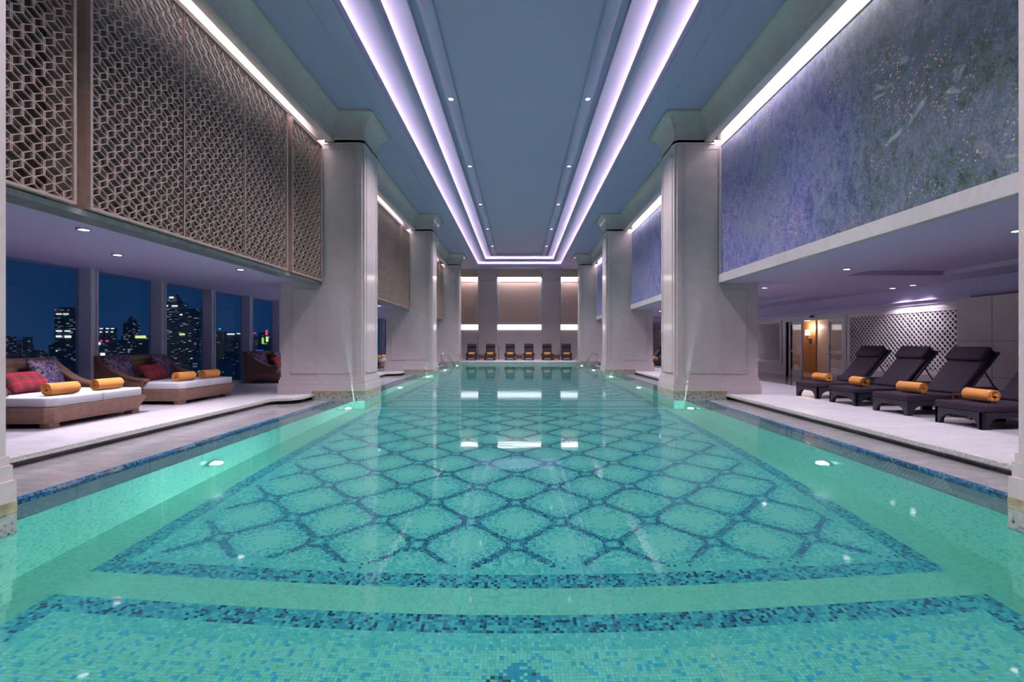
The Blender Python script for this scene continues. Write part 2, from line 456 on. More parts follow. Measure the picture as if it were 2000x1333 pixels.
def tile_field(name, y0, y1, pitch, seed):
    g = np.random.default_rng(seed)
    nx = int(2 * WALLX / pitch); ny = int((y1 - y0) / pitch)
    xs = -WALLX + (np.arange(nx) + 0.5) * (2 * WALLX / nx); ys = y0 + (np.arange(ny) + 0.5) * ((y1 - y0) / ny)
    X, Y = np.meshgrid(xs, ys); X = X.ravel(); Y = Y.ravel(); n = len(X)
    h = pitch * 0.455
    co = np.empty((n, 4, 3), dtype=np.float32)
    zt = 0.004 + 0.0012 * g.random(n)
    for k, (sx, sy) in enumerate(((-1, -1), (1, -1), (1, 1), (-1, 1))):
        co[:, k, 0] = X + sx * h; co[:, k, 1] = Y + sy * h - 14; co[:, k, 2] = zt
    me = bpy.data.meshes.new(name)
    me.vertices.add(n * 4); me.vertices.foreach_set('co', co.ravel())
    me.loops.add(n * 4); me.loops.foreach_set('vertex_index', np.arange(n * 4, dtype=np.int32))
    me.polygons.add(n); me.polygons.foreach_set('loop_start', np.arange(0, n * 4, 4, dtype=np.int32))
    me.update(calc_edges=True)
    c = tile_colors(X, Y, g)
    at = me.attributes.new('tile', 'FLOAT_COLOR', 'FACE')
    at.data.foreach_set('color', np.concatenate([c, np.ones((n, 1))], axis=1).astype(np.float32).ravel())
    me.materials.append(M['tiles'])
    o = bpy.data.objects.new(name, me); COL.objects.link(o); o.parent = fl
    o['kind'] = 'stuff'
    return o
tile_field('mosaic_tiles', PY0, 12.3, 0.0242, 3)
tile_field('mosaic_tiles', 12.3, PY1, 0.0484, 4)

def pool_wall(name, x0, x1, y0, y1, label):
    return struct(MB().box(x0, x1, y0, y1, FLOORZ, WATER - 0.055).build(name, M['mint'], origin=((x0 + x1) / 2, (y0 + y1) / 2, FLOORZ)), label)
for s, nm in ((-1, 'wall_pool_window_side'), (1, 'wall_pool_mural_side')):
    a, b = sorted((s * WALLX, s * (LIP + 0.02)))
    w = pool_wall(nm, a, b, PY0, PY1, 'mint mosaic pool wall under water')
    a2, b2 = sorted((s * (WALLX), s * LIP))
    MB().box(a2, b2, PY0, PY1, WATER - 0.055, WATER - 0.05).build('shelf', M['shelf'], w, origin=w.location)
    # lip of dark blue mosaic
    a3, b3 = sorted((s * LIP, s * (LIP + 0.034)))
    MB().box(a3, b3, PY0, PY1 + 0.1, WATER - 0.2, WATER + 0.006).build('pool_lip', M['lip'], w, origin=w.location)
wf = pool_wall('wall_pool_end', -LIP, LIP, PY1, PY1 + 0.12, 'mint mosaic wall at the far end of the pool')
MB().box(-LIP, LIP, PY1, PY1 + 0.12, WATER - 0.055, WATER + 0.012).build('pool_lip', M['mint'], wf, origin=wf.location)
pool_wall('wall_pool_near', -LIP, LIP, PY0 - 0.12, PY0, 'mint mosaic wall at the near end of the pool')

wm = bpy.data.meshes.new('pool_water')
wm.from_pydata([(x, y - 14, 0) for x in (-LIP, -WALLX, WALLX, LIP) for y in (PY0, PY1)], [], [(0, 2, 3, 1), (2, 4, 5, 3), (4, 6, 7, 5)])
wm.materials.append(M['water']); wm.materials.append(M['shallow'])   # thin film over the side shelves
wm.polygons[0].material_index = 1; wm.polygons[2].material_index = 1
wo = bpy.data.objects.new('pool_water', wm); COL.objects.link(wo); wo.location = (0, 14, WATER)
tag(wo, 'still turquoise water filling the long swimming pool', 'water'); wo['kind'] = 'stuff'

# ------------------------------------------------------------------ decks, gutter ramps
def deck_side(s, edge, jut, outer, name):
    # outline in plan with wider landings beside the columns
    pts = [(edge, YN)]
    if jut < edge:
        for yf in YF:
            pts += [(edge, yf - 1.0), (jut + 0.12, yf - 0.85), (jut, yf - 0.65), (jut, yf + CD + 0.65), (jut + 0.12, yf + CD + 0.85), (edge, yf + CD + 1.0)]
    pts += [(edge, PY1 + 0.3), (outer, PY1 + 0.3), (outer, YN)]
    poly = [(s * x, y) for x, y in pts]
    o = struct(MB().prism(poly, 'z', -0.055, 0.0).build(name, M['deck'], origin=(s * 6, 14, 0)))
    # slab nosing
    nose = MB()
    for i in range(len(pts) - 3):
        (xa, ya), (xb, yb) = pts[i], pts[i + 1]
        nose.add([(s * (xa - 0.012), ya, -0.056), (s * (xb - 0.012), yb, -0.056), (s * (xb - 0.012), yb, -0.006), (s * (xa - 0.012), ya, -0.006),
                  (s * (xa + 0.01), ya, -0.056), (s * (xb + 0.01), yb, -0.056), (s * (xb + 0.01), yb, 0.0), (s * (xa + 0.01), ya, 0.0)],
                 [(0, 1, 2, 3), (3, 2, 6, 7), (0, 4, 5, 1), (4, 7, 6, 5)])
    nose.build('stone_nosing', M['deck_edge'], o, origin=(s * 6, 14, 0))
    MB().box(*sorted((s * (edge + 0.10), s * (edge + 0.3))), YN, PY1 + 0.3, -0.3, -0.055).build('recess_riser', M['ramp'], o, origin=(s * 6, 14, 0))
    # sloping gutter between deck and pool lip
    MB().prism([(s * (edge + 0.15), -0.118), (s * (LIP + 0.03), WATER + 0.003), (s * (LIP + 0.03), -0.5), (s * (edge + 0.15), -0.5)], 'y', YN, PY1 + 0.3).build('gutter_ramp', M['ramp'], o, origin=(s * 6, 14, 0))
    return o
deck_side(-1, 4.98, 4.52, 7.95, 'floor')
dr = deck_side(1, 4.55, 4.55, 9.4, 'floor')
MB().box(7.15, 9.4, YN, YE, 0.0, 0.004).build('stone_walkway', M['walk'], dr, origin=(6, 14, 0))
struct(MB().box(-LIP - 6, LIP + 6, PY1 + 0.12, YE + 0.2, -0.055, -0.0005).build('floor', M['deck'], origin=(0, 31, 0)))
struct(MB().box(-LIP - 1, LIP + 1, YN, PY0 - 0.11, -0.4, -0.0005).build('floor', M['deck'], origin=(0, -1, 0)))
struct(MB().box(-LIP - 1, LIP + 1, PY1 + 0.13, PY1 + 0.2, -0.3, -0.05).build('trim_1', M['ramp'], origin=(0, PY1 + .15, -.1)))

# ------------------------------------------------------------------ end and near walls
EW = 1.57  # pilaster inner edge
ew = struct(MB().box(-9.6, 9.6, YE, YE + 0.3, 0, CEIL + 0.9).build('wall_end', M['marble_pale'], origin=(0, YE, 0)))
def end_panel(x0, x1):
    f = MB()
    f.box(x0 - 0.14, x1 + 0.14, YE - 0.05, YE + 0.01, 2.40, 2.55); f.box(x0 - 0.14, x0, YE - 0.05, YE + 0.01, 2.55, 5.50)
    f.box(x1, x1 + 0.14, YE - 0.05, YE + 0.01, 2.55, 5.50); f.box(x0, x1, YE - 0.05, YE + 0.01, 5.35, 5.50)
    f.build('panel_frame', M['marble_pale'], ew, origin=(0, YE, 0))
    MB().box(x0, x1, YE - 0.02, YE + 0.01, 2.55, 5.35).build('fabric_panel', M['fabric_panel'], ew, origin=(0, YE, 0))
    MB().box(x0 - 0.14, x1 + 0.14, YE - 0.31, YE, 5.64, CEIL).build('fascia', M['fabric_panel'], ew, origin=(0, YE, 0))
    b = MB().box(x0 - 0.16, x1 + 0.16, YE - 0.05, YE, 2.03, 2.38).build('light_box', M['endstrip'], None, origin=((x0 + x1) / 2, YE, 2.03))
    tag(b, 'long glowing white light box set in the wall under the ' + ('wide central brown panel' if abs(x0 + x1) < 0.5 else 'narrow brown panel'), 'light', None if abs(x0 + x1) < 0.5 else 'light boxes under narrow panels')
    st = MB().box(x0 - 0.13, x1 + 0.13, YE - 0.30, YE - 0.16, 5.62, 5.638).build('led_strip', M['led_end'], None, origin=((x0 + x1) / 2, YE, 5.6))
    tag(st, 'thin led strip washing the top of the ' + ('wide central brown panel' if abs(x0 + x1) < 0.5 else 'narrow brown panel'), 'light', None if abs(x0 + x1) < 0.5 else 'led strips over narrow panels')
end_panel(-1.35, 1.35)
end_panel(-4.6, -3.02)
end_panel(3.02, 4.6)
def cavetto(z0, z1, out, n=7):
    # profile of (offset, z): straight bead, then a concave flare
    p = [(0.0, z0), (0.022, z0), (0.022, z0 + 0.035), (0.0, z0 + 0.04), (0.0, z0 + 0.115), (0.022, z0 + 0.12), (0.022, z0 + 0.145), (0.0, z0 + 0.15)]
    zz = z0 + 0.15
    for i in range(1, n + 1):
        a = i / n * math.pi / 2
        p.append((out * (1 - math.cos(a)), zz + (z1 - 0.06 - zz) * math.sin(a)))
    p.append((out, z1))
    return p
for sx in (-1, 1):
    c = sx * 2.2; hw = 0.63
    e = struct(empty('trim_%d' % (5 if sx < 0 else 6), (c, YE, 0)), 'flat pale marble pilaster with flared top on the end wall')
    MB().box(c - hw, c + hw, YE - 0.32, YE, 0, 5.45).build('shaft', M['marble'], e, origin=(c, YE, 0))
    m = MB()
    for (a, b_, z0, z1) in ((c - hw + .12, c - hw + .14, .4, 5.2), (c + hw - .14, c + hw - .12, .4, 5.2)):
        m.box(a, b_, YE - 0.335, YE - 0.31, z0, z1)
    m.box(c - hw + .12, c + hw - .12, YE - 0.335, YE - 0.31, 5.18, 5.2); m.box(c - hw + .12, c + hw - .12, YE - 0.335, YE - 0.31, .4, .42)
    m.build('panel_moulding', M['marble_trim'], e, origin=(c, YE, 0))
    prof = cavetto(5.42, CEIL, 0.30)
    poly = [(c - hw - o_, z) for o_, z in prof] + [(c + hw + o_, z) for o_, z in reversed(prof)]
    MB().prism(poly, 'y', YE - 0.45, YE).build('capital', M['marble_trim'], e, origin=(c, YE, 0), smooth=30)
    MB().box(c - hw - .05, c + hw + .05, YE - 0.37, YE, 0, 0.3).build('base', M['marble_trim'], e, origin=(c, YE, 0))
struct(MB().box(-9.6, 9.6, YN - 0.3, YN, -0.4, CEIL + 0.9).build('wall_near', M['marble_pale'], origin=(0, YN, 0)))

# ------------------------------------------------------------------ main ceiling: stepped tray with coves
def ring(name, ox0, ox1, oy0, oy1, hx, hy0, hy1, z0, z1, mat, parent=None):
    m = MB()
    m.box(ox0, -hx, oy0, oy1, z0, z1); m.box(hx, ox1, oy0, oy1, z0, z1)
    m.box(-hx, hx, oy0, hy0, z0, z1); m.box(-hx, hx, hy1, oy1, z0, z1)
    o = m.build(name, mat, parent, origin=(0, 14, z0) if parent is None else (0, 14, CEIL))
    return o
ce = struct(ring('ceiling', -5.0, 5.0, YN, YE, 2.71, -1.8, 31.8, CEIL, CEIL + 0.06, M['ceil']))
ring('cove_lip', -2.77, 2.77, -1.86, 31.86, 2.71, -1.8, 31.8, CEIL + 0.06, CEIL + 0.13, M['ceil'], ce)
ring('edge_moulding', -2.92, 2.92, -2.0, 32.0, 2.735, -1.83, 31.83, CEIL - 0.035, CEIL, M['ceil'], ce)
ring('bead', -3.14, 3.14, -2.22, 32.22, 3.12, -2.2, 32.2, CEIL - 0.014, CEIL, M['ceil'], ce)
ring('tray_soffit', -3.4, 3.4, -2.5, 32.6, 2.19, -1.3, 31.28, 6.42, 6.47, M['ceil'], ce)
ring('cove_lip', -2.25, 2.25, -1.36, 31.34, 2.19, -1.3, 31.28, 6.47, 6.54, M['ceil'], ce)
ring('edge_moulding', -2.32, 2.32, -1.43, 31.41, 2.21, -1.32, 31.30, 6.40, 6.42, M['ceil'], ce)
ring('tray_soffit', -3.0, 3.0, -2.0, 32.2, 1.82, -0.9, 30.9, 6.67, 6.80, M['ceil'], ce)
ring('groove', -1.83, 1.83, -0.91, 30.91, 1.66, -0.7, 30.74, 6.79, 6.84, M['ceil'], ce)
ring('light_strip_band', -1.67, 1.67, -0.71, 30.75, 1.42, -0.5, 30.5, 6.69, 6.84, M['ceil'], ce)
ring('bead', -1.44, 1.44, -0.52, 30.52, 1.415, -0.49, 30.49, 6.672, 6.69, M['ceil'], ce)
MB().box(-1.43, 1.43, -0.6, 30.6, 6.75, 6.80).build('centre_panel', M['ceil'], ce, origin=(0, 14, CEIL))
m = MB(); m.box(-5.0, 5.0, YN, YE, 7.0, 7.1)
m.box(-3.45, -3.4, YN, YE, CEIL + .03, 7.0); m.box(3.4, 3.45, YN, YE, CEIL + .03, 7.0); m.box(-3.4, 3.4, -2.6, -2.5, CEIL + .03, 7.0); m.box(-3.4, 3.4, 32.6, 32.7, CEIL + .03, 7.0)
m.build('tray_shell', M['ceil'], ce, origin=(0, 14, CEIL))
def cove_led(x0, x1, y0, y1, z, label, grp):
    o = MB().box(x0, x1, y0, y1, z, z + 0.02).build('cove_led_strip', M['led'], None, origin=((x0 + x1) / 2, (y0 + y1) / 2, z))
    tag(o, label, 'light', grp)
for (a, z, y0, y1, nm) in ((2.98, CEIL + 0.07, -1.9, 32.0, 'lower'), (2.46, 6.48, -1.4, 31.5, 'upper')):
    for s in (-1, 1):
        cove_led(s * a - 0.03, s * a + 0.03, y0, y1, z, 'white led strip hidden in the %s long cove of the ceiling tray' % nm, nm + ' long cove strips')
    cove_led(-a, a, y1 + 0.05, y1 + 0.11, z, 'white led strip hidden in the %s cove above the end wall' % nm, None)

# ------------------------------------------------------------------ beams and upper side walls
bp = [(4.24, 5.55), (4.10, 5.55)] + [(4.10 - o_ * 0.8, z) for o_, z in cavetto(5.55, CEIL, 0.25)] + [(4.24, CEIL)]
for s, nm in ((-1, 'trim_2'), (1, 'trim_3')):
    o = struct(MB().prism([(s * x, z) for x, z in bp], 'y', YN, YE).build(nm, M['marble_trim'], origin=(s * 4.1, 14, CEIL), smooth=30), 'coved marble beam running below the ceiling')
wl = struct(MB().box(-4.75, -4.60, YN, YE, SOFFIT + 0.03, CEIL + 0.05).build('wall_left', M['dark_wall'], origin=(-4.65, 14, SOFFIT)))
MB().box(-4.60, -4.585, YN, YE, 5.74, CEIL).build('cove_back', M['marble_pale'], wl, origin=(-4.65, 14, SOFFIT))
wr = struct(MB().box(4.46, 4.75, YN, YE, SOFFIT + 0.04, CEIL + 0.05).build('wall_right', M['marble_pale'], origin=(4.65, 14, SOFFIT)))
bays = [(YF[i] + CD, YF[i + 1]) for i in range(3)] + [(YF[3] + CD, YE)]
bayname = ['first', 'second', 'third', 'fourth']
for s in (-1, 1):
    for bi, (a, b) in enumerate(bays[:3]):
        x0, x1 = sorted((s * 4.245, s * 4.275))
        o = MB().box(x0, x1, a + 0.02, b - 0.02, 5.60, 5.66).build('wash_led_strip', M['led_wash'], None, origin=(s * 4.26, (a + b) / 2, 5.6))
        tag(o, 'bright led strip behind the beam washing the ' + ('bronze screens' if s < 0 else 'mosaic mural'), 'light', 'wash strips ' + ('window' if s < 0 else 'mural') + ' side')

# ------------------------------------------------------------------ columns
def column(s, yf, idx):
    o0 = (s * 3.95, yf + CD / 2, 0.0)
    e = empty('marble_column', o0)
    side = 'window' if s < 0 else 'mural'
    tag(e, 'tall pale marble column with flared capital, %s from the end wall on the %s side' % (['fourth', 'third', 'second', 'first'][idx], side), 'column', 'columns on the %s side' % side)
    f, b = yf, yf + CD + ((0.006 if s < 0 else 0.10) if idx == 0 else 0.0)
    X = lambda l: s * l
    def bx(m, l0, l1, y0, y1, z0, z1):
        a, c = sorted((X(l0), X(l1))); m.box(a, c, y0, y1, z0, z1)
    # shaft with rebated pool-side corners, and the lower pier reaching under the low ceiling
    r = 0.05; kb = 0.25 if idx == 0 else 1.0   # the edge column's base hardly projects on its far side
    rb = 0.004 if idx == 0 else r
    poly = [(FACE, f + r), (FACE + r, f + r), (FACE + r, f), (4.47, f), (4.47, b), (FACE + rb, b), (FACE + rb, b - rb), (FACE, b - rb)]
    MB().prism([(X(x), y) for x, y in poly], 'z', 0.0, 5.6).build('shaft', M['marble'], e, origin=o0)
    m = MB(); bx(m, 4.465, 5.27, f + 0.012, b - 0.012, 0.0, SOFFIT); m.build('pier', M['marble'], e, origin=o0)
    # panel mouldings
    m = MB(); t, w = 0.014, 0.022
    def vert(l, z0, z1):
        for (ya, yb) in ((f - t, f + 0.01), (b - 0.01, b + t)): bx(m, l, l + w, ya, yb, z0, z1)
    def horiz(l0, l1, z):
        for (ya, yb) in ((f - t, f + 0.013), (b - 0.013, b + t)): bx(m, l0, l1, ya, yb, z, z + w)
    vert(3.66, .44, 5.40); vert(4.36, 2.62, 5.40); vert(5.02, .44, 2.28)
    horiz(3.66, 5.04, .44); horiz(3.66, 4.38, 5.39); horiz(4.47, 5.04, 2.28)
    for (y0, y1, z0, z1) in ((f + .17, f + .19, .44, 5.36), (b - .19, b - .17, .44, 5.36), (f + .17, b - .17, .44, .46), (f + .17, b - .17, 5.34, 5.36)):
        bx(m, FACE - t, FACE + 0.01, y0, y1, z0, z1)
    for l in (FACE + 0.205, FACE + 0.155): vert(l, .36, 5.55)
    m.build('panel_moulding', M['marble_trim'], e, origin=o0)
    # base in three steps, around shaft and pier
    m = MB()
    for (p, z0, z1) in ((0.055, 0.0, 0.20), (0.035, 0.20, 0.30), (0.018, 0.30, 0.36)):
        bx(m, FACE - p, 4.5, f - p, b + p * kb, z0, z1); bx(m, 4.49, 5.27 + p, f - p + 0.01, b + p * kb - 0.004, z0, z1)
    m.build('base', M['marble'], e, origin=o0)
    m = MB(); bx(m, FACE - .058, 4.56, f - .058, b + .058 * kb, -0.015, 0.06); m.build('ochre_course', M['ochre'], e, origin=o0)
    m = MB(); bx(m, FACE - .056, 4.55, f - .056, b + .056 * kb, WATER - 0.06, -0.015); m.build('mosaic_band', M['band'], e, origin=o0)
    m = MB(); bx(m, FACE - .03, WALLX + .01, f - .03, b + .03 * kb, FLOORZ, WATER - 0.06); m.build('submerged_footing', M['mint'], e, origin=o0)
    # capital flaring on three sides
    prof = cavetto(5.50, CEIL + 0.005, 0.26)
    m = MB(); vs_, fs_ = [], []
    k = r
    for (o_, z) in prof:
        vs_ += [(X(FACE - o_), f + k - o_, z), (X(FACE + k - o_), f + k - o_, z) , (X(FACE + k - o_), f - o_, z), (X(4.30), f - o_, z),
                (X(4.30), b + o_, z), (X(FACE + k - o_), b + o_, z), (X(FACE + k - o_), b - k + o_, z), (X(FACE - o_), b - k + o_, z)]
    n = 8
    for i in range(len(prof) - 1):
        for j in range(n):
            fs_.append((i * n + j, i * n + (j + 1) % n, (i + 1) * n + (j + 1) % n, (i + 1) * n + j))
    fs_ += [tuple(range(n)), tuple(range((len(prof) - 1) * n, len(prof) * n))]
    m.add(vs_, fs_); m.build('capital', M['marble_trim'], e, origin=o0, smooth=30)
for s in (-1, 1):
    for i, yf in enumerate(YF): column(s, yf, i)

# ------------------------------------------------------------------ bronze lattice screens (window side)
ZS0, ZS1 = 2.46, 5.42
def lattice_mesh(w, h, z0, kind):
    # overlapping hexagons with doubled lines, clipped to the panel
    m = MB()
    dy, dz, rr = 0.19, 0.112, 0.118
    rows = int(h / dz) + 3; cols = int(w / dy) + 3
    bw, bd = 0.0042, 0.011
    def clip(p, q):
        t0, t1 = 0.0, 1.0
        d = (q[0] - p[0], q[1] - p[1])
        for (pp, dd, lo, hi) in ((p[0], d[0], 0, w), (p[1], d[1], 0, h)):
            if abs(dd) < 1e-9:
                if pp < lo or pp > hi: return None
            else:
                ta, tb = (lo - pp) / dd, (hi - pp) / dd
                if ta > tb: ta, tb = tb, ta
                t0 = max(t0, ta); t1 = min(t1, tb)
        if t1 - t0 < 0.02: return None
        return (p[0] + d[0] * t0, p[1] + d[1] * t0), (p[0] + d[0] * t1, p[1] + d[1] * t1)
    def bar(p, q):
        c = clip(p, q)
        if not c: return
        (ya, za), (yb, zb) = c
        L = math.hypot(yb - ya, zb - za)
        ny, nz = -(zb - za) / L * bw, (yb - ya) / L * bw
        pts = [(ya + ny, za + nz), (ya - ny, za - nz), (yb - ny, zb - nz), (yb + ny, zb + nz)]
        m.add([(x, y, z + z0) for x in (-bd, bd) for y, z in pts],
              [(0, 1, 2, 3), (7, 6, 5, 4), (0, 3, 7, 4), (1, 5, 6, 2)])
    for r_ in range(-1, rows):
        for c_ in range(-1, cols):
            cy = c_ * dy + (0.5 * dy if r_ % 2 else 0); cz = r_ * dz
            hx = [(cy + rr * math.sin(math.pi / 3 * i), cz + rr * math.cos(math.pi / 3 * i)) for i in range(6)]
            for i in range(6): bar(hx[i], hx[(i + 1) % 6])
    me = bpy.data.meshes.new('lattice'); me.from_pydata(m.v, [], m.f); me.materials.append(M['bronze'])
    return me
LAT1 = lattice_mesh(1.32, ZS1 - ZS0 - 0.06, ZS0 + 0.03, 0)
def screen(y0, n, bay, wide, end='camera'):
    w = 1.38 * n
    e = empty('lattice_screen', (-4.33, y0, 0))
    tag(e, 'wide divided bronze geometric lattice screen in the %s bay above the windows' % bay if wide else 'narrow bronze lattice screen on the %s side of the wide one, %s bay' % (end, bay), 'screen', None if wide else 'narrow bronze screens')
    m = MB(); t, d = 0.03, 0.03
    m.box(-d, d, 0, w, ZS0, ZS0 + t); m.box(-d, d, 0, w, ZS1 - t, ZS1); m.box(-d, d, 0, t, ZS0 + t, ZS1 - t); m.box(-d, d, w - t, w, ZS0 + t, ZS1 - t)
    m.build('frame', M['bronze'], e, bevel=0.004, seg=1)
    for i in range(1, n):
        MB().box(-0.016, 0.016, 1.38 * i - 0.008, 1.38 * i + 0.008, ZS0 + t, ZS1 - t).build('divider', M['bronze'], e)
    for i in range(n):
        o = bpy.data.objects.new('lattice', LAT1); COL.objects.link(o); o.parent = e; o.location = (0, 1.38 * i + 0.03, 0)
    # side cheek that carries the screen off the wall
    for yy in (0.0, w - 0.012): MB().box(-0.255, -0.03, yy, yy + 0.012, ZS0, ZS1).build('side_cheek', M['bronze'], e)
for bi, (a, b) in enumerate(bays[:3]):
    screen(a + 0.09 if bi == 0 else a + 0.05, 1, bayname[bi], False, 'near wall')
    screen(a + 1.62, 3, bayname[bi], True)
    screen(a + 5.94, 1, bayname[bi], False, 'end wall')
screen(bays[3][0] + 0.05, 1, 'fourth', False, 'near wall'); screen(bays[3][0] + 1.62, 2, 'fourth', True)
struct(MB().box(-4.62, -4.36, YN, YE, SOFFIT - 0.05, ZS0 - 0.012).build('trim_4', M['ramp'], origin=(-4.5, 14, SOFFIT)), 'grey stone ledge under the bronze screens')

# ------------------------------------------------------------------ murals (mural side)
for bi, (a, b) in enumerate(bays):
    y0, y1 = a + 0.07, b - 0.07
    e = empty('mosaic_mural', (4.46, (y0 + y1) / 2, 2.6))
    tag(e, ['large mosaic mural turning from violet blue to leafy green', 'violet blue mosaic mural between the first two full bays of columns', 'violet blue mosaic mural in the third bay', 'pale blue mosaic mural beside the end wall'][bi], 'mural')
    mt = mural_mat('mural_%s_bay' % bayname[bi], 1.02 if bi == 0 else 0.25)
    MB().box(4.405, 4.46, y0 + 0.06, y1 - 0.06, 2.62, 5.40).build('picture', mt, e, origin=(4.46, (y0 + y1) / 2, 2.6))
    m = MB()
    m.box(4.36, 4.46, y0, y1, SOFFIT - 0.01, 2.62); m.box(4.37, 4.46, y0, y0 + 0.06, 2.62, 5.46); m.box(4.37, 4.46, y1 - 0.06, y1, 2.62, 5.46); m.box(4.39, 4.46, y0 + 0.06, y1 - 0.06, 5.40, 5.46)
    m.build('stone_frame', M['marble_pale'], e, origin=(4.46, (y0 + y1) / 2, 2.6), bevel=0.006, seg=1)

# ------------------------------------------------------------------ low ceilings
cl = struct(MB().box(-8.1, -4.62, YN, YE, SOFFIT, SOFFIT + 0.12).build('ceiling', M['ceil'], origin=(-6, 14, SOFFIT)))
cr = struct(MB().box(4.48, 9.6, YN, YE, SOFFIT + 0.09, SOFFIT + 0.2).build('ceiling', M['ceil'], origin=(7, 14, SOFFIT)))
for (a, b) in bays:
    ya, yb = a + 1.3, b - 1.2
    m = MB()
    m.box(4.46, 6.4, a - 1.1, b, SOFFIT, SOFFIT + 0.09); m.box(8.3, 9.4, a - 1.1, b, SOFFIT, SOFFIT + 0.09)
    m.box(6.4, 8.3, a - 1.1, ya, SOFFIT, SOFFIT + 0.09); m.box(6.4, 8.3, yb, b, SOFFIT, SOFFIT + 0.09)
    m.build('recessed_tray_frame', M['ceil'], cr, origin=(7, 14, SOFFIT))
m = MB().box(4.46, 9.4, YN, bays[0][0] - 1.1, SOFFIT, SOFFIT + 0.09); m.build('recessed_tray_frame', M['ceil'], cr, origin=(7, 14, SOFFIT))

# ------------------------------------------------------------------ windows (glass wall with mullions)
WX = 7.8
wi = 0
for bi, (ya, yb) in enumerate([(YN, 6.87)] + [(6.87 + 8.4 * k, 6.87 + 8.4 * (k + 1)) for k in range(3)] + [(32.07, YE)]):
    e = struct(empty('window_%d' % (bi + 1), (-WX, ya, 0)), 'floor-to-ceiling night window with grey violet mullions')
    y = ya
    while y < yb - 0.2:
        y2 = min(y + 1.68, yb)
        m = MB(); m.box(-WX - 0.05, -WX + 0.22, y, y + 0.05, 0, SOFFIT); m.build('mullion', M['mullion'], e, origin=(-WX, ya, 0))
        m = MB(); m.box(-WX - 0.05, -WX + 0.20, y + 0.05, y + 0.115, 0, SOFFIT); m.box(-WX + 0.1, -WX + 0.225, y + 0.115, y + 0.15, 0, SOFFIT); m.build('mullion_cover', M['mullion_light'], e, origin=(-WX, ya, 0))
        MB().box(-WX - 0.012, -WX, y + 0.12, y2, 0.09, SOFFIT).build('pane', M['glass'], e, origin=(-WX, ya, 0))
        y = y2
    MB().box(-WX - 0.06, -WX + 0.08, ya, yb, 0, 0.09).build('sill', M['mullion'], e, origin=(-WX, ya, 0))

# ------------------------------------------------------------------ back wall of the mural side, trellis, door
BX = 9.3
DY0, DY1 = 13.85, 16.85
m = MB()
m.box(BX, BX + 0.15, YN, DY0, 0, SOFFIT + .1); m.box(BX, BX + 0.15, DY1, YE, 0, SOFFIT + .1); m.box(BX, BX + 0.15, DY0, DY1, 1.86, SOFFIT + .1)
bw_ = struct(m.build('wall_back', M['marble_pale'], origin=(BX, 14, 0)))
MB().box(BX - 0.015, BX, YN, YE, 2.11, SOFFIT).build('painted_frieze', M['ceil'], bw_, origin=(BX, 14, 0))
MB().prism([(BX, 2.0), (BX - 0.03, 2.0), (BX - 0.03, 2.03), (BX - 0.05, 2.06), (BX - 0.09, 2.085), (BX - 0.09, 2.12), (BX, 2.12)], 'y', YN, YE).build('cornice', M['ceil'], bw_, origin=(BX, 14, 0))
# projecting plain stone bay near the first columns
MB().box(BX - 0.30, BX, YN, 9.95, 0, 2.02).build('stone_projection', M['marble'], bw_, origin=(BX, 14, 0))
m = MB()
for z in (0.46, 1.15): m.box(BX - 0.303, BX - 0.299, YN, 9.9, z, z + 0.008)
for y in (3.2, 5.5, 7.3, 9.2): m.box(BX - 0.303, BX - 0.299, y, y + 0.008, 0, 2.0)
m.build('stone_joint', M['recess'], bw_, origin=(BX, 14, 0))
def trellis(y0, y1, label):
    z0, z1 = 0.48, 1.82
    e = empty('trellis_panel', (BX, (y0 + y1) / 2, z0)); tag(e, label, 'trellis')
    og = (BX, (y0 + y1) / 2, z0)
    MB().box(BX - 0.012, BX + 0.005, y0, y1, z0, z1).build('backing', M['trellis_back'], e, origin=og)
    m = MB(); t = 0.10
    m.box(BX - 0.045, BX, y0 - t, y1 + t, z0 - t, z0); m.box(BX - 0.045, BX, y0 - t, y1 + t, z1, z1 + t); m.box(BX - 0.045, BX, y0 - t, y0, z0, z1); m.box(BX - 0.045, BX, y1, y1 + t, z0, z1)
    m.build('frame', M['marble_pale'], e, origin=og, bevel=0.006, seg=1)
    p = 0.128; w = y1 - y0; h = z1 - z0; hw = 0.0165
    for sgn in (1, -1):
        c = -h if sgn == 1 else 0.0
        end = w if sgn == 1 else w + h
        c = math.floor(c / p) * p
        while c < end:
            # line y = c + sgn*z
            za, zb = 0.0, h
            if sgn == 1: za = max(0, -c); zb = min(h, w - c)
            else: za = max(0, c - w); zb = min(h, c)
            if zb - za > 0.05:
                ya_, yb_ = c + sgn * za, c + sgn * zb
                q = hw * math.sqrt(2)
                xo = 0.030 if sgn == 1 else 0.021
                pts = [(ya_ - q, za), (ya_ + q, za), (yb_ + q, zb), (yb_ - q, zb)]
                pts = [(min(max(a_, 0), w), b_) for a_, b_ in pts]
                MB().prism([(y0 + a_, z0 + b_) for a_, b_ in pts], 'x', BX - xo - 0.006, BX - xo + 0.004).build('slat', M['trellis'], e, origin=og)
            c += p
_t = NT('trellis_backing'); _v = _t.coord((1, 1, 1)); _n = _t.noise(_v, 6, 2); _t.set(_t.ramp(_n.outputs[0], [(0.3, (0.10, 0.062, 0.045)), (0.7, (0.16, 0.095, 0.065))]), 0.6); M['trellis_back'] = _t.m
M['trellis'] = plain('pale_painted_wood', (0.66, 0.60, 0.60), 0.5)
trellis(10.14, 13.55, 'large pale diagonal trellis panel on the wall behind the dark loungers')
trellis(17.2, 20.9, 'pale diagonal trellis panel on the wall beyond the glass doors')

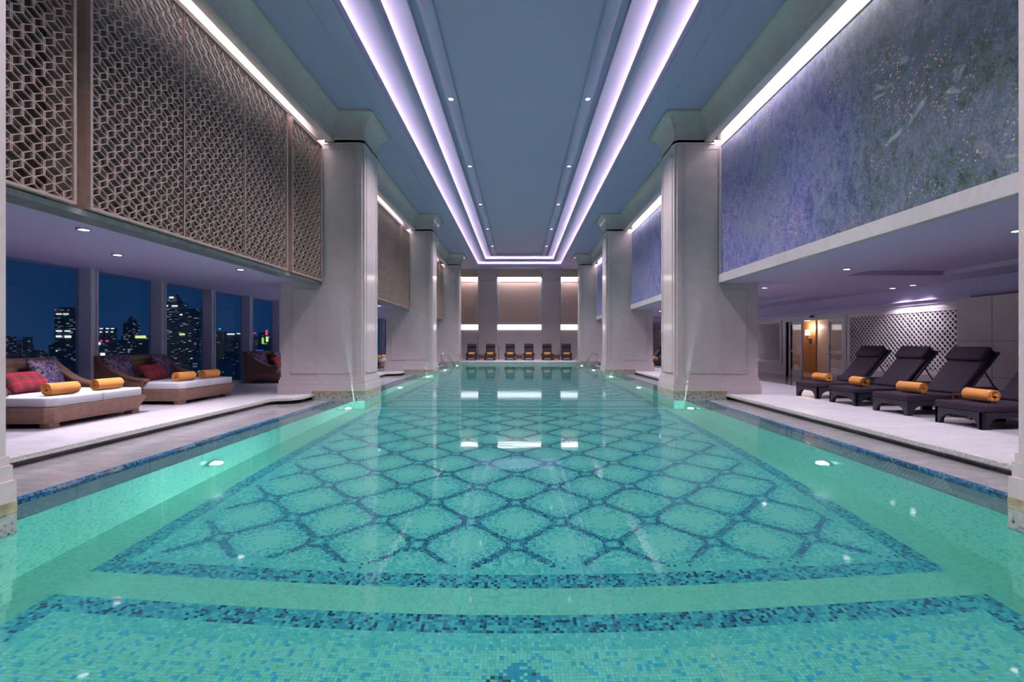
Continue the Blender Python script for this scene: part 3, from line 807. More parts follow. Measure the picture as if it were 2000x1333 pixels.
# vestibule and doors
d1 = struct(empty('door_1', (BX, (DY0 + DY1) / 2, 0)), 'white glazed double doors with a clear opening to a lit vestibule')
og = (BX, (DY0 + DY1) / 2, 0)
m = MB()
m.box(BX - 0.03, BX + 0.17, DY0 - 0.12, DY0, 0, 1.92); m.box(BX - 0.03, BX + 0.17, DY1, DY1 + 0.12, 0, 1.92); m.box(BX - 0.03, BX + 0.17, DY0, DY1, 1.84, 1.92)
m.build('door_frame', M['marble_pale'], d1, origin=og)
def leaf(y0, y1, x, solid=False):
    m = MB(); t = 0.07
    m.box(x, x + 0.04, y0, y0 + t, 0.01, 1.84); m.box(x, x + 0.04, y1 - t, y1, 0.01, 1.84)
    m.box(x, x + 0.04, y0 + t, y1 - t, 0.01, 0.22); m.box(x, x + 0.04, y0 + t, y1 - t, 1.74, 1.84); m.box(x, x + 0.04, y0 + t, y1 - t, 0.80, 0.88)
    l_ = m.build('door_leaf', M['white_paint'], d1, origin=og, bevel=0.004, seg=1)
    MB().box(x + 0.015, x + 0.025, y0 + t, y1 - t, 0.22, 0.80).build('pane', M['door_glass'], l_, origin=og)
    MB().box(x + 0.015, x + 0.025, y0 + t, y1 - t, 0.88, 1.74).build('pane', M['door_glass'], l_, origin=og)
    MB().tube([(x - 0.03, y1 - 0.11, 0.75), (x - 0.03, y1 - 0.11, 1.05)], 0.01, 8).build('handle', M['chrome'], l_, origin=og)
leaf(13.9, 14.62, BX + 0.03)
leaf(15.95, 16.75, BX + 0.03)
MB().box(BX + 0.02, BX + 0.06, 16.58, 16.62, 0.0, 1.84).build('dark_jamb', M['black'], d1, origin=og)
vb = MB()
vb.box(BX + 1.5, BX + 1.6, 12.6, 19.5, -0.02, 2.3); vb.box(BX + 0.15, BX + 1.6, 12.55, 12.65, -0.02, 2.3); vb.box(BX + 0.15, BX + 1.6, 19.4, 19.5, -0.02, 2.3); vb.box(BX + 0.1, BX + 1.6, 12.6, 19.5, 2.2, 2.3); vb.box(BX + 0.09, BX + 1.6, 12.6, 19.5, -0.05, 0.003)
vw = struct(vb.build('wall_vestibule', M['marble_pale'], origin=(BX + 1.5, 16, 0)))
MB().box(BX + 1.46, BX + 1.505, 17.55, 18.35, 0.0, 2.2).build('wood_panel', M['wood_orange'], vw, origin=(BX + 1.5, 16, 0))
e = empty('wall_lamp', (BX + 1.46, 17.85, 1.25)); tag(e, 'lit wall lamp with pale shade on orange wood panel', 'lamp'); og2 = tuple(e.location)
MB().box(BX + 1.435, BX + 1.465, 17.79, 17.93, 1.08, 1.28).build('backplate', M['bronze_dark'], e, origin=og2, bevel=0.005)
MB().tube([(BX + 1.44, 17.86, 1.24), (BX + 1.34, 17.86, 1.26), (BX + 1.30, 17.80, 1.34), (BX + 1.30, 17.78, 1.42)], 0.012, 8).build('arm', M['bronze_dark'], e, origin=og2)
MB().lathe([(0.085, 1.40), (0.07, 1.60)], 16, (BX + 1.30, 17.78, 0)).build('lamp_shade', M['lampshade'], e, origin=og2, smooth=50)
MB().box(BX - 0.05, BX - 0.01, 15.25, 15.42, 1.93, 1.98).build('door_sensor', M['black'], d1, origin=og)
ld = bpy.data.lights.new('wall_lamp_light', 'POINT'); ld.energy = 18; ld.color = (1.0, 0.75, 0.56); ld.shadow_soft_size = 0.08
lo = bpy.data.objects.new('wall_lamp_light', ld); COL.objects.link(lo); lo.location = (BX + 1.30, 17.78, 1.70)

# ------------------------------------------------------------------ downlights
def make_downlight(kind):
    e = empty('downlight', (0, 0, 0))
    MB().lathe([(0.052, -0.004), (0.072, -0.004), (0.075, 0.0), (0.075, 0.012), (0.052, 0.012), (0.052, -0.004)], 20).build('trim_ring', M['chrome'], e, smooth=40)
    MB().lathe([(0.0005, 0.001), (0.052, 0.001), (0.052, 0.010), (0.0005, 0.010)], 20).build('lens', M['disc'], e)
    return e
def spot(loc, w, col, ang, blend=0.6, size=0.05):
    ld = bpy.data.lights.new('downlight_beam', 'SPOT'); ld.energy = w; ld.color = col; ld.spot_size = R(ang); ld.spot_blend = blend; ld.shadow_soft_size = size
    o = bpy.data.objects.new('downlight_beam', ld); COL.objects.link(o); o.location = loc
    return o
dl0 = make_downlight(0); used = [False]
def downlight(x, y, z, label, grp, w, col, ang, off=None):
    if not used[0]: o = dl0; used[0] = True; o.location = (x, y, z)
    else: o = copy_tree(dl0, (x, y, z))
    tag(o, label, 'downlight', grp)
    l_ = spot((x, y, z - 0.02), w, col, ang, 0.8, 0.11 if z > 5 else 0.05)
    if off: o.name = 'downlight_%s_offscreen' % off; l_.name = 'downlight_beam_%s_offscreen' % off
for k in (2, 3, 4, 5, 6, 0, 1):
    y = 11.03 + 4.2 * (k - 2)          # the row as photographed, and its next two lamps above the frame
    for s in (-1, 1):
        off = None if k >= 2 else ('window_side' if s < 0 else 'mural_side') + ('_first' if k == 0 else '_second')
        downlight(s * 1.56, y, 6.685, 'small round downlight in the narrow band of the high ceiling tray', 'tray downlights', E_TRAYSPOT, C_COOL, 112, off)
for bi, (a, b) in enumerate(bays[:3]):
    for (x, yo) in ((-5.03, 2.35), (-5.98, 3.96), (-4.98, 5.4)):
        downlight(x, a + yo, SOFFIT - 0.013, 'small round downlight in the low ceiling above the daybeds', 'downlights above the daybeds', E_LOWSPOT * (3.0 if abs(yo - 3.96) < .01 else 1.3), C_LAV, 105 if abs(yo - 3.96) < .01 else 118)
    for (x, yo) in ((5.82, 2.42), (5.82, 5.36), (5.83, 8.26), (8.95, 7.76), (8.95, 8.36)):
        downlight(x, a + yo, SOFFIT - 0.013, 'small round downlight in the low ceiling on the mural side', 'downlights on the mural side', E_LOWSPOT * (1.7 if x < 8 else 0.9), C_LAV, 118)

# ------------------------------------------------------------------ underwater lamps
pl0 = empty('pool_lamp', (0, 0, 0))
MB().lathe([(0.075, 0.0), (0.105, 0.0), (0.105, 0.022), (0.095, 0.03), (0.075, 0.026), (0.075, 0.0)], 20, axis='x').build('rim', M['chrome'], pl0, smooth=40)
MB().lathe([(0.0005, 0.004), (0.075, 0.004), (0.073, 0.018), (0.0005, 0.026)], 20, axis='x').build('lens', M['pool_lens'], pl0, smooth=60)
first = True
for s in (-1, 1):
    for k in range(7):
        y = 1.35 + 4.35 * k
        loc = (s * WALLX, y, -0.80)
        if first: o = pl0; first = False; o.location = loc
        else: o = copy_tree(pl0, loc)
        o.rotation_euler = (0, 0, math.pi if s > 0 else 0)
        side = 'window' if s < 0 else 'mural'
        tag(o, 'round glowing underwater lamp in the %s side pool wall' % side, 'lamp', 'pool lamps on the %s side' % side)
        ld = bpy.data.lights.new('pool_lamp_light', 'POINT'); ld.energy = E_POOL; ld.color = C_POOL; ld.shadow_soft_size = 0.055
        lo = bpy.data.objects.new('pool_lamp_light', ld); COL.objects.link(lo); lo.location = (s * (WALLX - 0.07), y, -0.80)
        if k == 0: o.name = 'pool_lamp_%s_side_offscreen' % side; lo.name = 'pool_lamp_light_%s_side_offscreen' % side

# ------------------------------------------------------------------ furniture: rolled towel
def towel_mesh():
    m = MB(); turns = 3.6; n = 76; L = 0.19
    pts = []
    for i in range(n + 1):
        t = i / n; a = 2 * math.pi * turns * t
        r = 0.012 + 0.066 * t
        pts.append((r, a))
    th = 0.0155
    vs_, fs_ = [], []
    g = random.Random(3)
    for (r, a) in pts:
        for y in (-L, L):
            e_ = 0.006 * math.sin(a * 1.3) + (0.004 * math.sin(a * 5))
            yy = y + (e_ if y > 0 else -e_)
            vs_.append((r * math.cos(a), yy, r * math.sin(a))); vs_.append(((r + th) * math.cos(a), yy, (r + th) * math.sin(a)))
    for i in range(n):
        k = 4 * i
        fs_ += [(k, k + 2, k + 6, k + 4), (k + 1, k + 5, k + 7, k + 3), (k, k + 4, k + 5, k + 1), (k + 2, k + 3, k + 7, k + 6)]
    fs_ += [(0, 1, 3, 2), (4 * n, 4 * n + 2, 4 * n + 3, 4 * n + 1)]
    m.add([(x, y, z + 0.0935 - 0.004) for x, y, z in vs_], fs_)
    return m.mesh('rolled_towel', M['towel'], smooth=35)
TOWEL = towel_mesh()
def towel(loc, rz, label, grp):
    o = bpy.data.objects.new('rolled_towel', TOWEL); COL.objects.link(o); o.location = loc; o.rotation_euler = (0, 0, rz)
    tag(o, label, 'towel', grp); return o

# ------------------------------------------------------------------ sun lounger (foot at x=0, head towards +x)
def soft_box(x0, x1, y0, y1, z0, z1, bev=0.03):
    return MB().box(x0, x1, y0, y1, z0, z1)
def arch_panel(u0, u1, h0, h1, leg, n=8):
    # board with an arched cut-out between two flared feet: polygon in (u, z)
    c0, c1 = u0 + leg, u1 - leg
    pts = [(u0, h1), (u0, 0), (c0 - 0.02, 0)]
    mid = (c0 + c1) / 2; rad = min(0.15, (c1 - c0) / 2)
    for i in range(n + 1):
        a = i / n * math.pi / 2
        pts.append((c0 - 0.02 + rad * (1 - math.cos(a)) , h0 * math.sin(a)))
    for i in range(n, -1, -1):
        a = i / n * math.pi / 2
        pts.append((c1 + 0.02 - rad * (1 - math.cos(a)), h0 * math.sin(a)))
    pts += [(c1 + 0.02, 0), (u1, 0), (u1, h1)]
    return pts
def rot_box(m, x0, x1, y0, y1, z0, z1, piv, ang):
    mb = MB().box(x0, x1, y0, y1, z0, z1)
    c, s_ = math.cos(ang), math.sin(ang)
    m.add([(piv[0] + x * c - z * s_, y, piv[1] + x * s_ + z * c) for x, y, z in mb.v], mb.f)
    return m
def make_lounger():
    e = empty('sun_lounger')
    W = 0.33; H = 0.225
    MB().prism(arch_panel(-W, W, 0.15, H, 0.085), 'x', 0.0, 0.05).build('foot_board', M['wicker_dark'], e, bevel=0.006, seg=1)
    MB().prism(arch_panel(-W, W, 0.15, H, 0.085), 'x', 1.72, 1.77).build('head_board', M['wicker_dark'], e, bevel=0.006, seg=1)
    for sy in (-1, 1):
        a, b = sorted((sy * W, sy * (W - 0.05)))
        p1 = arch_panel(0.0, 0.95, 0.15, H, 0.11); p2 = arch_panel(0.95, 1.77, 0.15, H, 0.10)
        MB().prism(p1, 'y', a, b).prism(p2, 'y', a, b).build('side_rail', M['wicker_dark'], e, bevel=0.006, seg=1)
        # low rounded armrest
        arm = [(0.92, H)]
        for i in range(9):
            q = math.pi - i / 8 * math.pi
            arm.append((1.02 + 0.10 * math.cos(q) if i < 5 else 1.42 + 0.06 * math.cos(q), 0.355 + 0.085 * math.sin(q)))
        arm.append((1.50, H))
        a, b = sorted((sy * (W + 0.055), sy * (W - 0.045)))
        MB().prism(arm, 'y', a, b).build('armrest', M['wicker_dark'], e, bevel=0.02, smooth=50)
    MB().box(0.03, 1.74, -W + 0.03, W - 0.03, 0.19, H).build('deck', M['wicker_dark'], e)
    ang = R(49)
    MB().box(-0.015, 0.99, -W - 0.005, W + 0.005, H, H + 0.095).build('seat_cushion', M['cushion_dark'], e, bevel=0.03, seg=3, smooth=50)
    piv = (0.95, 0.285)
    b = rot_box(MB(), 0.0, 0.93, -W + 0.02, W - 0.02, -0.045, 0.0, piv, ang).build('backrest_frame', M['wicker_dark'], e, bevel=0.012)
    b = rot_box(MB(), 0.0, 0.90, -W + 0.035, W - 0.035, 0.0, 0.085, piv, ang).build('back_cushion', M['cushion_dark'], e, bevel=0.03, seg=3, smooth=50)
    b = rot_box(MB(), 0.64, 0.905, -W + 0.025, W - 0.025, 0.075, 0.165, piv, ang).build('headrest', M['cushion_dark'], e, bevel=0.04, seg=3, smooth=50)
    for sy in (-1, 1):
        p = (piv[0] + 0.55 * math.cos(ang) + 0.03, sy * (W - 0.05), piv[1] + 0.55 * math.sin(ang) - 0.03)
        MB().tube([p, (1.66, sy * (W - 0.05), H)], 0.011, 6).build('support_strut', M['black'], e)
    return e
def make_table(name, w, d, h):
    e = empty(name)
    MB().box(-w / 2, w / 2, -d / 2, d / 2, h - 0.03, h).build('table_top', M['wood'], e, bevel=0.005, seg=1)
    m = MB()
    for i in range(5):
        z = 0.10 + i * (h - 0.15) / 5
        m.box(-w / 2 + .02, w / 2 - .02, -d / 2 + .015, d / 2 - .015, z, z + (h - 0.15) / 5 - 0.012)
    m.build('slatted_body', M['wood'], e)
    for sx in (-1, 1):
        for sy in (-1, 1):
            MB().box(sx * (w / 2 - .025) - .02, sx * (w / 2 - .025) + .02, sy * (d / 2 - .025) - .02, sy * (d / 2 - .025) + .02, 0, h - 0.03).build('leg', M['wood'], e)
    return e
LG = make_lounger(); lg_used = [False]
TB = make_table('side_table', 0.42, 0.29, 0.36); tb_used = [False]
def put(proto, flag, loc, rz):
    if not flag[0]:
        flag[0] = True; proto.location = loc; proto.rotation_euler = (0, 0, rz); return proto
    return copy_tree(proto, loc, rz)
def on_lounger(loc, rz, dx, dy):
    c, s_ = math.cos(rz), math.sin(rz)
    return (loc[0] + dx * c - dy * s_, loc[1] + dx * s_ + dy * c, 0.3195)
# four on the mural side deck in front of the trellis
for i, (y, rz) in enumerate(((9.95, 3), (8.84, 4), (7.71, 5), (6.51, 4))):
    loc = (5.90, y, 0.004 - 0.004)
    o = put(LG, lg_used, loc, R(rz)); nth = ['first', 'second', 'third', 'fourth'][i]; tag(o, 'dark woven sun lounger before the trellis wall, %s from the glass doors' % nth, 'sun lounger', 'loungers in front of the trellis wall')
    towel(on_lounger(loc, R(rz), 0.36, [0.02, 0.03, -0.03, 0.02][i]), R(rz + [4, -12, 6, -4][i]), 'rolled orange towel on the %s lounger from the glass doors' % nth, 'towels in front of the trellis wall')
for y, nth in ((9.45, 'first two'), (7.18, 'third and fourth')):
    o = put(TB, tb_used, (6.75, y, 0.0), R(4)); tag(o, 'red-brown slatted side table between the %s loungers from the glass doors' % nth, 'table', 'side tables before the trellis wall')
# third bay, partly hidden by the columns
for i, y in enumerate((22.3, 23.5, 24.7)):
    loc = (5.9, y, 0)
    o = put(LG, lg_used, loc, R(3)); tag(o, 'dark sun lounger glimpsed between the marble columns on the mural side', 'sun lounger', 'loungers between the far columns')
    towel(on_lounger(loc, R(3), 0.36, 0), R(3), 'rolled orange towel on a lounger glimpsed between marble columns', 'towels between the far columns')
# six along the end wall, facing the pool
for i, x in enumerate((-3.07, -1.88, -0.59, 0.60, 1.79, 3.02)):
    rz = R(90 + (4, 2, 1, -1, -2, -4)[i]); loc = (x, 30.85, 0)
    o = put(LG, lg_used, loc, rz); nth = ['first', 'second', 'third', 'fourth', 'fifth', 'sixth'][i]; tag(o, 'dark sun lounger along the end wall, %s from the window side' % nth, 'sun lounger', 'loungers along the end wall')
    towel(on_lounger(loc, rz, 0.62, 0.0), rz, 'rolled orange towel on the %s end wall lounger from the window side' % nth, 'towels along the end wall')
for x, nth in ((-2.47, 'first two'), (0.0, 'middle two'), (2.41, 'last two')):
    o = put(TB, tb_used, (x, 31.6, 0), 0); tag(o, 'brown side table between the %s end wall loungers from the window side' % nth, 'table', 'side tables along the end wall')
e = empty('slim_post', (-1.40, 32.6, 0)); tag(e, 'slim dark post standing by the end wall behind the loungers', 'post')
MB().lathe([(0.07, 0), (0.07, 0.02), (0.02, 0.03), (0.02, 0.75), (0.035, 0.76), (0.035, 0.80), (0.01, 0.82)], 12).build('pole', M['black'], e, smooth=40)
MB().lathe([(0.0, 0.83), (0.03, 0.85), (0.03, 0.89), (0.0, 0.91)], 12).build('cap', M['chrome'], e, smooth=40)

# ------------------------------------------------------------------ daybeds (foot at x=0, back towards +x)
def make_daybed():
    e = empty('daybed')
    W = 0.84
    m = MB()
    # flared base with eased front corners
    def ringpts(x0, x1, w, ch): return [(x0 + ch, -w), (x1, -w), (x1, w), (x0 + ch, w), (x0, w - ch), (x0, -w + ch)]
    levels = [(0.065, 0.075, -0.06), (0.12, 0.055, -0.045), (0.20, 0.02, -0.015), (0.255, 0.0, 0.0), (0.275, 0.004, -0.004)]
    vs_, fs_ = [], []
    for z, ins, _ in levels: vs_ += [(x, y, z) for x, y in ringpts(ins, 1.62 - ins * 0.5, W - ins, 0.07)]
    for i in range(len(levels) - 1):
        for j in range(6): fs_.append((i * 6 + j, i * 6 + (j + 1) % 6, (i + 1) * 6 + (j + 1) % 6, (i + 1) * 6 + j))
    fs_ += [tuple(range(6)), tuple(range(24, 30))]
    m.add(vs_, fs_).build('base', M['wicker'], e)
    for (x, y) in ((0.16, -W + .17), (0.16, W - .17), (1.46, -W + .13), (1.46, W - .13)):
        MB().box(x - .07, x + .07, y - .07, y + .07, 0, 0.07).build('foot', M['wicker'], e, bevel=0.006, seg=1)
    for sy in (-1, 1):
        a, b = sorted((sy * 0.002, sy * (W - 0.02)))
        MB().prism([(0.10, a if sy > 0 else b), (1.45, a if sy > 0 else b), (1.45, sy * (W - 0.05)), (0.10, sy * (W - 0.05)), (0.03, sy * (W - 0.13)), (0.03, a if sy > 0 else b)] if sy > 0 else
                   [(0.03, b), (0.03, sy * (W - 0.13)), (0.10, sy * (W - 0.05)), (1.45, sy * (W - 0.05)), (1.45, b)], 'z', 0.275, 0.405).build('mattress', M['mattress'], e, bevel=0.022, seg=3, smooth=50)
    # sweeping arms
    def armcurve(n=14):
        pts = []
        for i in range(n + 1):
            t = i / n
            x = 1.56 - 0.82 * t
            z = 0.47 + 0.41 * (1 - t) ** 2.1
            pts.append((x, z))
        return pts
    cur = armcurve()
    for sy in (-1, 1):
        a, b = sorted((sy * W, sy * (W - 0.10)))
        poly = [(1.62, 0.26), (1.66, 0.88)] + cur + [(0.70, 0.455), (0.70, 0.40), (0.76, 0.26)]
        arm = MB().prism(poly, 'y', a, b).build('armrest', M['wicker'], e, bevel=0.008, seg=1)
        a2, b2 = sorted((sy * (W + 0.018), sy * (W - 0.125)))
        top = [(x, z + 0.008) for x, z in cur] + [(0.66, 0.462), (0.655, 0.415)] + [(x, z - 0.035) for x, z in reversed(cur)]
        MB().prism(top, 'y', a2, b2).build('arm_rail', M['wicker'], arm, bevel=0.006, seg=1)
    MB().prism([(1.46, 0.26), (1.54, 0.885), (1.67, 0.885), (1.63, 0.26)], 'y', -W, W).build('backrest', M['wicker'], e, bevel=0.012, seg=2)
    return e
def pillow_mesh(name, w, h, t, mat, n=14):
    m = MB(); vs_, fs_ = [], []
    for side in (1, -1):
        for i in range(n + 1):
            for j in range(n + 1):
                u, v = 2 * i / n - 1, 2 * j / n - 1
                k = (1 - abs(u) ** 2.6) * (1 - abs(v) ** 2.6)
                pin = 1 - 0.07 * (1 - abs(v) ** 2) * abs(u) ** 3
                pin2 = 1 - 0.07 * (1 - abs(u) ** 2) * abs(v) ** 3
                vs_.append((u * w / 2 * pin, v * h / 2 * pin2, side * (t / 2) * (max(k, 0) ** 0.55) + side * 0.001))
    q = (n + 1) ** 2
    for s_ in (0, 1):
        for i in range(n):
            for j in range(n):
                a = s_ * q + i * (n + 1) + j
                f_ = (a, a + 1, a + n + 2, a + n + 1)
                fs_.append(f_[::-1] if s_ == 0 else f_)
    m.add(vs_, fs_)
    me = m.mesh(name, mat, smooth='all')
    bm = bmesh.new(); bm.from_mesh(me); bmesh.ops.remove_doubles(bm, verts=bm.verts, dist=0.0025); bmesh.ops.recalc_face_normals(bm, faces=bm.faces); bm.to_mesh(me); bm.free()
    return me
P_NAVY = pillow_mesh('scroll_cushion', 0.56, 0.52, 0.18, M['navy'])
P_RED = pillow_mesh('plaid_cushion', 0.66, 0.36, 0.18, M['plaid'])
DB = make_daybed(); db_used = [False]
def cushion(me, name, bed_loc, lx, ly, lz, tilt, yaw, label, grp):
    o = bpy.data.objects.new(name, me); COL.objects.link(o)
    # bed head points to -X in the world
    o.matrix_world = Matrix.Translation((bed_loc[0] - lx, bed_loc[1] - ly, bed_loc[2] + lz)) @ Matrix.Rotation(R(90 + yaw), 4, 'Z') @ Matrix.Rotation(R(tilt), 4, 'X')
    tag(o, label, 'cushion', grp)
beds = [(6.03, 'first'), (7.97, None)]
for i, (yc, nm) in enumerate(((7.03, 'bay1'), (9.47, 'bay1'), (14.25, 'bay2'), (21.9, 'bay3'))):
    loc = (-6.02, yc, 0)
    o = put(DB, db_used, loc, math.pi)
    where = ['second from the marble pier', 'next to the marble pier', 'half hidden behind the pier', 'glimpsed between far columns'][i]
    gp = ' first bay' if i < 2 else None
    tag(o, 'brown wicker double daybed with white mattress ' + where, 'daybed', gp and 'daybeds of the first bay')
    for ly, yw, sd in ((0.56, -8, 'arm away from the pier'), (-0.50, 10, 'arm towards the pier')):
        cushion(P_NAVY, 'scroll_cushion', loc, 1.335, ly, 0.40 + 0.238, 66, yw, ('navy scroll cushion by the %s, daybed ' % sd if i < 3 else 'navy scroll cushion on the daybed ') + where, 'navy cushions ' + where)
    cushion(P_RED, 'plaid_cushion', loc, 1.06, 0.10, 0.40 + 0.158, 52, 6, 'red plaid oblong cushion on the daybed ' + where, gp and 'red cushions first bay')
    for (lx, ly, ry, sd) in ((0.28, 0.38, 54, 'half away from the pier'), (0.28, -0.36, 52, 'half towards the pier')):
        towel((loc[0] - lx, loc[1] - ly, 0.4005), R(ry - 62), ('rolled orange towel on the %s, daybed ' % sd if i < 3 else 'rolled orange towel on the daybed ') + where, 'towels on daybeds ' + where)
o = put(TB, tb_used, (-7.1, 8.27, 0), 0); tag(o, 'low red-brown side table between the two wicker daybeds', 'table')

# ------------------------------------------------------------------ pool ladders
def ladder(s):
    e = empty('pool_ladder', (s * 3.6, 26.9, WATER)); tag(e, 'chrome pool ladder with looped handrails at the far corner on the %s side' % ('window' if s < 0 else 'mural'), 'ladder')
    og = tuple(e.location)
    for y in (26.65, 27.15):
        pts = [(s * 4.18, y, -0.12), (s * 4.28, y, 0.1), (s * 4.36, y, 0.32)]
        for i in range(9):
            a = R(20) + i / 8 * R(150)
            pts.append((s * (4.16 + 0.20 * math.cos(a)), y, 0.36 + 0.17 * math.sin(a)))
        pts += [(s * 3.72, y, 0.02), (s * 3.60, y, -0.18), (s * 3.56, y, -0.6), (s * 3.56, y, -1.15)]
        MB().tube(pts, 0.021, 10).build('handrail', M['chrome'], e, origin=og, smooth=60)
    for z in (-0.45, -0.75, -1.05):
        MB().box(*sorted((s * 3.53, s * 3.61)), 26.65, 27.15, z, z + 0.025).build('tread', M['chrome'], e, origin=og)
ladder(-1); ladder(1)

# ------------------------------------------------------------------ the city beyond the glass
def city_mat(name, density, tint, sc=1.0):
    t = NT(name); v = t.coord((1 / (9 * sc), 1 / (9 * sc), 1 / (4.2 * sc)))
    inf = t.n('ObjectInfo')
    sh = t.n('CombineXYZ'); t.l(t.math('MULTIPLY', inf.outputs['Random'], 57.0), sh.inputs[0])
    fl_ = t.vmath('FLOOR', t.vmath('ADD', v, sh.outputs[0]))
    w = t.n('TexWhiteNoise', noise_dimensions='3D'); t.l(fl_, w.inputs['Vector'])
    fr = t.vmath('FRACTION', v); s = t.n('SeparateXYZ'); t.l(fr, s.inputs[0])
    k = t.math('GREATER_THAN', w.outputs['Value'], 1 - density)
    k = t.math('MULTIPLY', k, t.math('LESS_THAN', s.outputs['Z'], 0.45))
    br = t.n('SeparateColor'); t.l(w.outputs['Color'], br.inputs[0])
    t.set((0.30, 0.32, 0.36), 0.7)
    glow = t.mix(br.outputs['Red'], tint, (0.75, 0.9, 1.0))
    t.set(emis=glow)
    pw = t.math('MULTIPLY', k, t.math('MULTIPLY', t.math('POWER', br.outputs['Green'], 3.0), 0.55))
    t.set(estr=t.math('ADD', t.math('MULTIPLY', k, 0.07), pw))
    return t.m
M['city_a'] = city_mat('office_tower_facade', 0.16, (0.35, 0.6, 0.75), 0.6)
M['city_b'] = city_mat('dark_block_facade', 0.07, (0.5, 0.55, 0.35), 0.6)
M['city_c'] = city_mat('blue_lit_facade', 0.22, (0.06, 0.16, 0.8), 0.6)
def sign(name, col, s_): return emitter(name, col, s_)
M['sign_white'] = sign('white_sign', (0.85, 0.95, 1.0), 1.6); M['sign_yellow'] = sign('yellow_sign', (0.85, 0.95, 0.35), 1.1)
M['glow_blue'] = sign('blue_glow', (0.05, 0.12, 0.9), 0.8); M['sign_red'] = sign('red_sign', (1.0, 0.05, 0.2), 1.0); M['sign_green'] = sign('green_sign', (0.35, 0.9, 0.1), 1.1)
M['sign_teal'] = sign('teal_sign', (0.1, 0.8, 0.7), 1.2)
GZ = -160.0
struct(MB().box(-5000, -400, -1500, 6000, GZ - 2, GZ).build('ground', M['city_ground'] if 'city_ground' in M else plain('city_ground', (0.01, 0.015, 0.03), 0.9), origin=(-1500, 1000, GZ)))
def px(x, y, D):
    # direction of a photo point, D metres along the view axis (distance chosen from usual building size)
    return ((x - 1014.5) * D / 944, D, CAMZ + (670 - y) * D / 944)
def tower(x0, x1, ytop, D, mat, label, crown=None, signs=(), grp=None, name='office_tower'):
    a = px(x0, ytop, D); b = px(x1, ytop, D)
    w = b[0] - a[0]; cx = (a[0] + b[0]) / 2; cy = D + w / 2
    e = empty(name, (cx, cy, GZ)); tag(e, label, 'building', grp); og = (cx, cy, GZ)
    MB().box(cx - w / 2, cx + w / 2, cy - w / 2, cy + w / 2, GZ, a[2]).build('tower_body', M[mat], e, origin=og)
    if crown == 'spire':
        MB().taper((cx - w * .4, cx + w * .4, cy - w * .4, cy + w * .4), (cx - w * .06, cx + w * .06, cy - w * .06, cy + w * .06), a[2], a[2] + w * 0.7).build('roof', M['city_b'], e, origin=og)
        MB().box(cx - w * .03, cx + w * .03, cy - w * .03, cy + w * .03, a[2] + w * 0.6, a[2] + w * 1.2).build('mast', M['city_b'], e, origin=og)
    if crown == 'pyramid':
        MB().taper((cx - w * .42, cx + w * .42, cy - w * .42, cy + w * .42), (cx - .5, cx + .5, cy - .5, cy + .5), a[2], a[2] + w * 0.85).build('roof', M['city_b'], e, origin=og)
    if crown == 'flat':
        MB().box(cx - w * .38, cx + w * .38, cy - w * .38, cy + w * .38, a[2], a[2] + w * 0.12).build('roof', M['city_b'], e, origin=og)
    for (sx0, sx1, sy0, sy1, sm) in signs:
        p = px(sx0, sy0, D); q = px(sx1, sy1, D)
        MB().box(p[0], q[0], D - 1.0, D + 0.2, q[2], p[2]).build('lit_sign_or_glow' if abs(sy1 - sy0) > 3 else 'lit_floor', M[sm], e, origin=og)
    return e
tower(106, 138, 604, 900, 'city_a', 'tall dark office tower with a few bright floor bands left of the daybeds', 'flat',
      [(110, 121, 613, 614.6, 'sign_white'), (124, 134, 613, 614.6, 'sign_white'), (110, 121, 646, 648, 'sign_white'), (127, 137, 646, 648, 'sign_white'), (110, 120, 656, 659, 'sign_white'), (127, 139, 656, 660, 'sign_white'), (110, 119, 685, 686.5, 'sign_white'), (113, 124, 698, 700, 'sign_white'), (108, 110, 605, 606.5, 'sign_red'), (133, 135, 605, 606.5, 'sign_red')])
tower(240, 259, 632, 1100, 'city_c', 'slim blue lit tower with a pointed pyramid roof', 'pyramid')
tower(318, 347, 592, 1000, 'city_a', 'tall tower with stepped crown and bright sign near its top', 'spire', [(331, 339, 580, 583, 'sign_white'), (322, 328, 597, 599, 'sign_white'), (336, 347, 597, 599, 'sign_white')])
tower(349, 383, 607, 950, 'city_a', 'broad tower with pale lit edges beside the crowned tower', 'flat', [(349, 350.5, 612, 700, 'sign_teal') if False else (352, 356, 614, 616, 'sign_white'), (351, 361, 652, 655, 'sign_yellow')])
tower(174, 203, 668, 800, 'city_c', 'low block flooded with blue light carrying a white sign', None, [(178, 196, 669, 673.5, 'sign_white'), (190, 196, 670, 673, 'sign_teal'), (196, 200, 664.5, 667.5, 'sign_red'), (197, 205, 690, 695, 'sign_white'), (175, 183, 660, 662, 'sign_white')])
tower(203, 236, 664, 850, 'city_c', 'blue floodlit block with red lights on its roof', None, [(207, 212, 665, 668, 'sign_red'), (204, 215, 672, 689, 'glow_blue')])  # tall blue box is floodlight glow on the facade, painted as emission
for i, (xa) in enumerate((195, 207, 217)):
    tower(xa, xa + 6, 641, 1300, 'city_b', 'thin apartment tower with pale lit top behind the blue blocks', None, [(xa, xa + 6, 641.5, 643, 'sign_white'), (xa, xa + 4, 648, 649.5, 'sign_white')], 'thin apartment towers', 'apartment_tower')
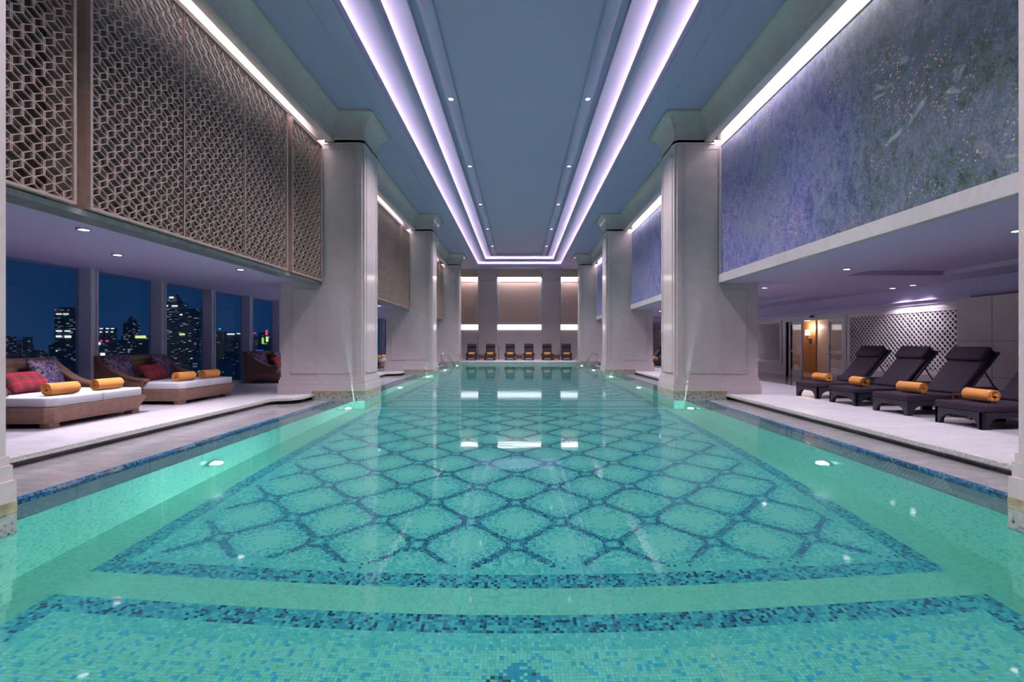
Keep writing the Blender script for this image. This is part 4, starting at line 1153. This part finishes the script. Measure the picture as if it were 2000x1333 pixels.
tower(262, 288, 655, 900, 'city_b', 'dark block with a long yellow roof sign', None, [(265, 285, 656, 661, 'sign_yellow')])
tower(422, 436, 648, 1000, 'city_b', 'dark block with bright points beyond the daybed towels', None, [(428, 431, 642, 644, 'sign_teal')])
tower(440, 464, 652, 900, 'city_b', 'block with stacked white and yellow signs beyond the daybeds', None, [(444, 458, 652, 654, 'sign_white'), (463, 469, 651, 653, 'sign_yellow'), (445, 454, 699.5, 702, 'sign_yellow'), (458, 467, 699.5, 702, 'sign_yellow'), (441, 457, 708.5, 713, 'sign_white'), (460, 475, 733, 738, 'sign_green')])
tower(505, 520, 650, 900, 'city_b', 'block with green and red neon strips near the column', None, [(493, 500, 650, 652, 'sign_red'), (519, 523, 645, 655, 'sign_red'), (512, 515, 660, 672, 'sign_green'), (520, 524, 658, 668, 'sign_yellow'), (502, 514, 684, 686, 'glow_blue')])
tower(531, 542, 627, 950, 'city_b', 'narrow dark tower close to the column edge', None, [(531, 534, 624, 626, 'sign_red')])
g = random.Random(21)
foot = []
for _o in list(COL.objects):
    if _o.name.startswith(('office_tower', 'apartment_tower')):
        _w = _o.children[0].dimensions.x; foot.append((_o.location.x, _o.location.y, _w / 2))
for i in range(260):
    # the city goes on beyond what the first bay of windows frames
    D = g.uniform(420, 1500) if i < 190 else g.uniform(300, 900)
    x = g.uniform(5, 560) if i < 190 else g.uniform(-1100, 0)
    wpx = g.uniform(9, 26) * (1.2 - D / 2500)
    yt = g.uniform(655, 690) if D > 900 else g.uniform(682, 735)
    _hw = wpx * D / 944 / 2; _c = ((x + wpx / 2 - 1014.5) * D / 944, D + _hw)
    if any(abs(_c[0] - q[0]) < _hw + q[2] + 14 and abs(_c[1] - q[1]) < _hw + q[2] + 14 for q in foot): continue
    foot.append((_c[0], _c[1], _hw))
    tower(x, x + wpx, yt, D, g.choice(['city_a', 'city_b', 'city_b', 'city_b', 'city_c']), 'one of many low dark city blocks with scattered lit windows', None, (), 'low city blocks', 'city_block')
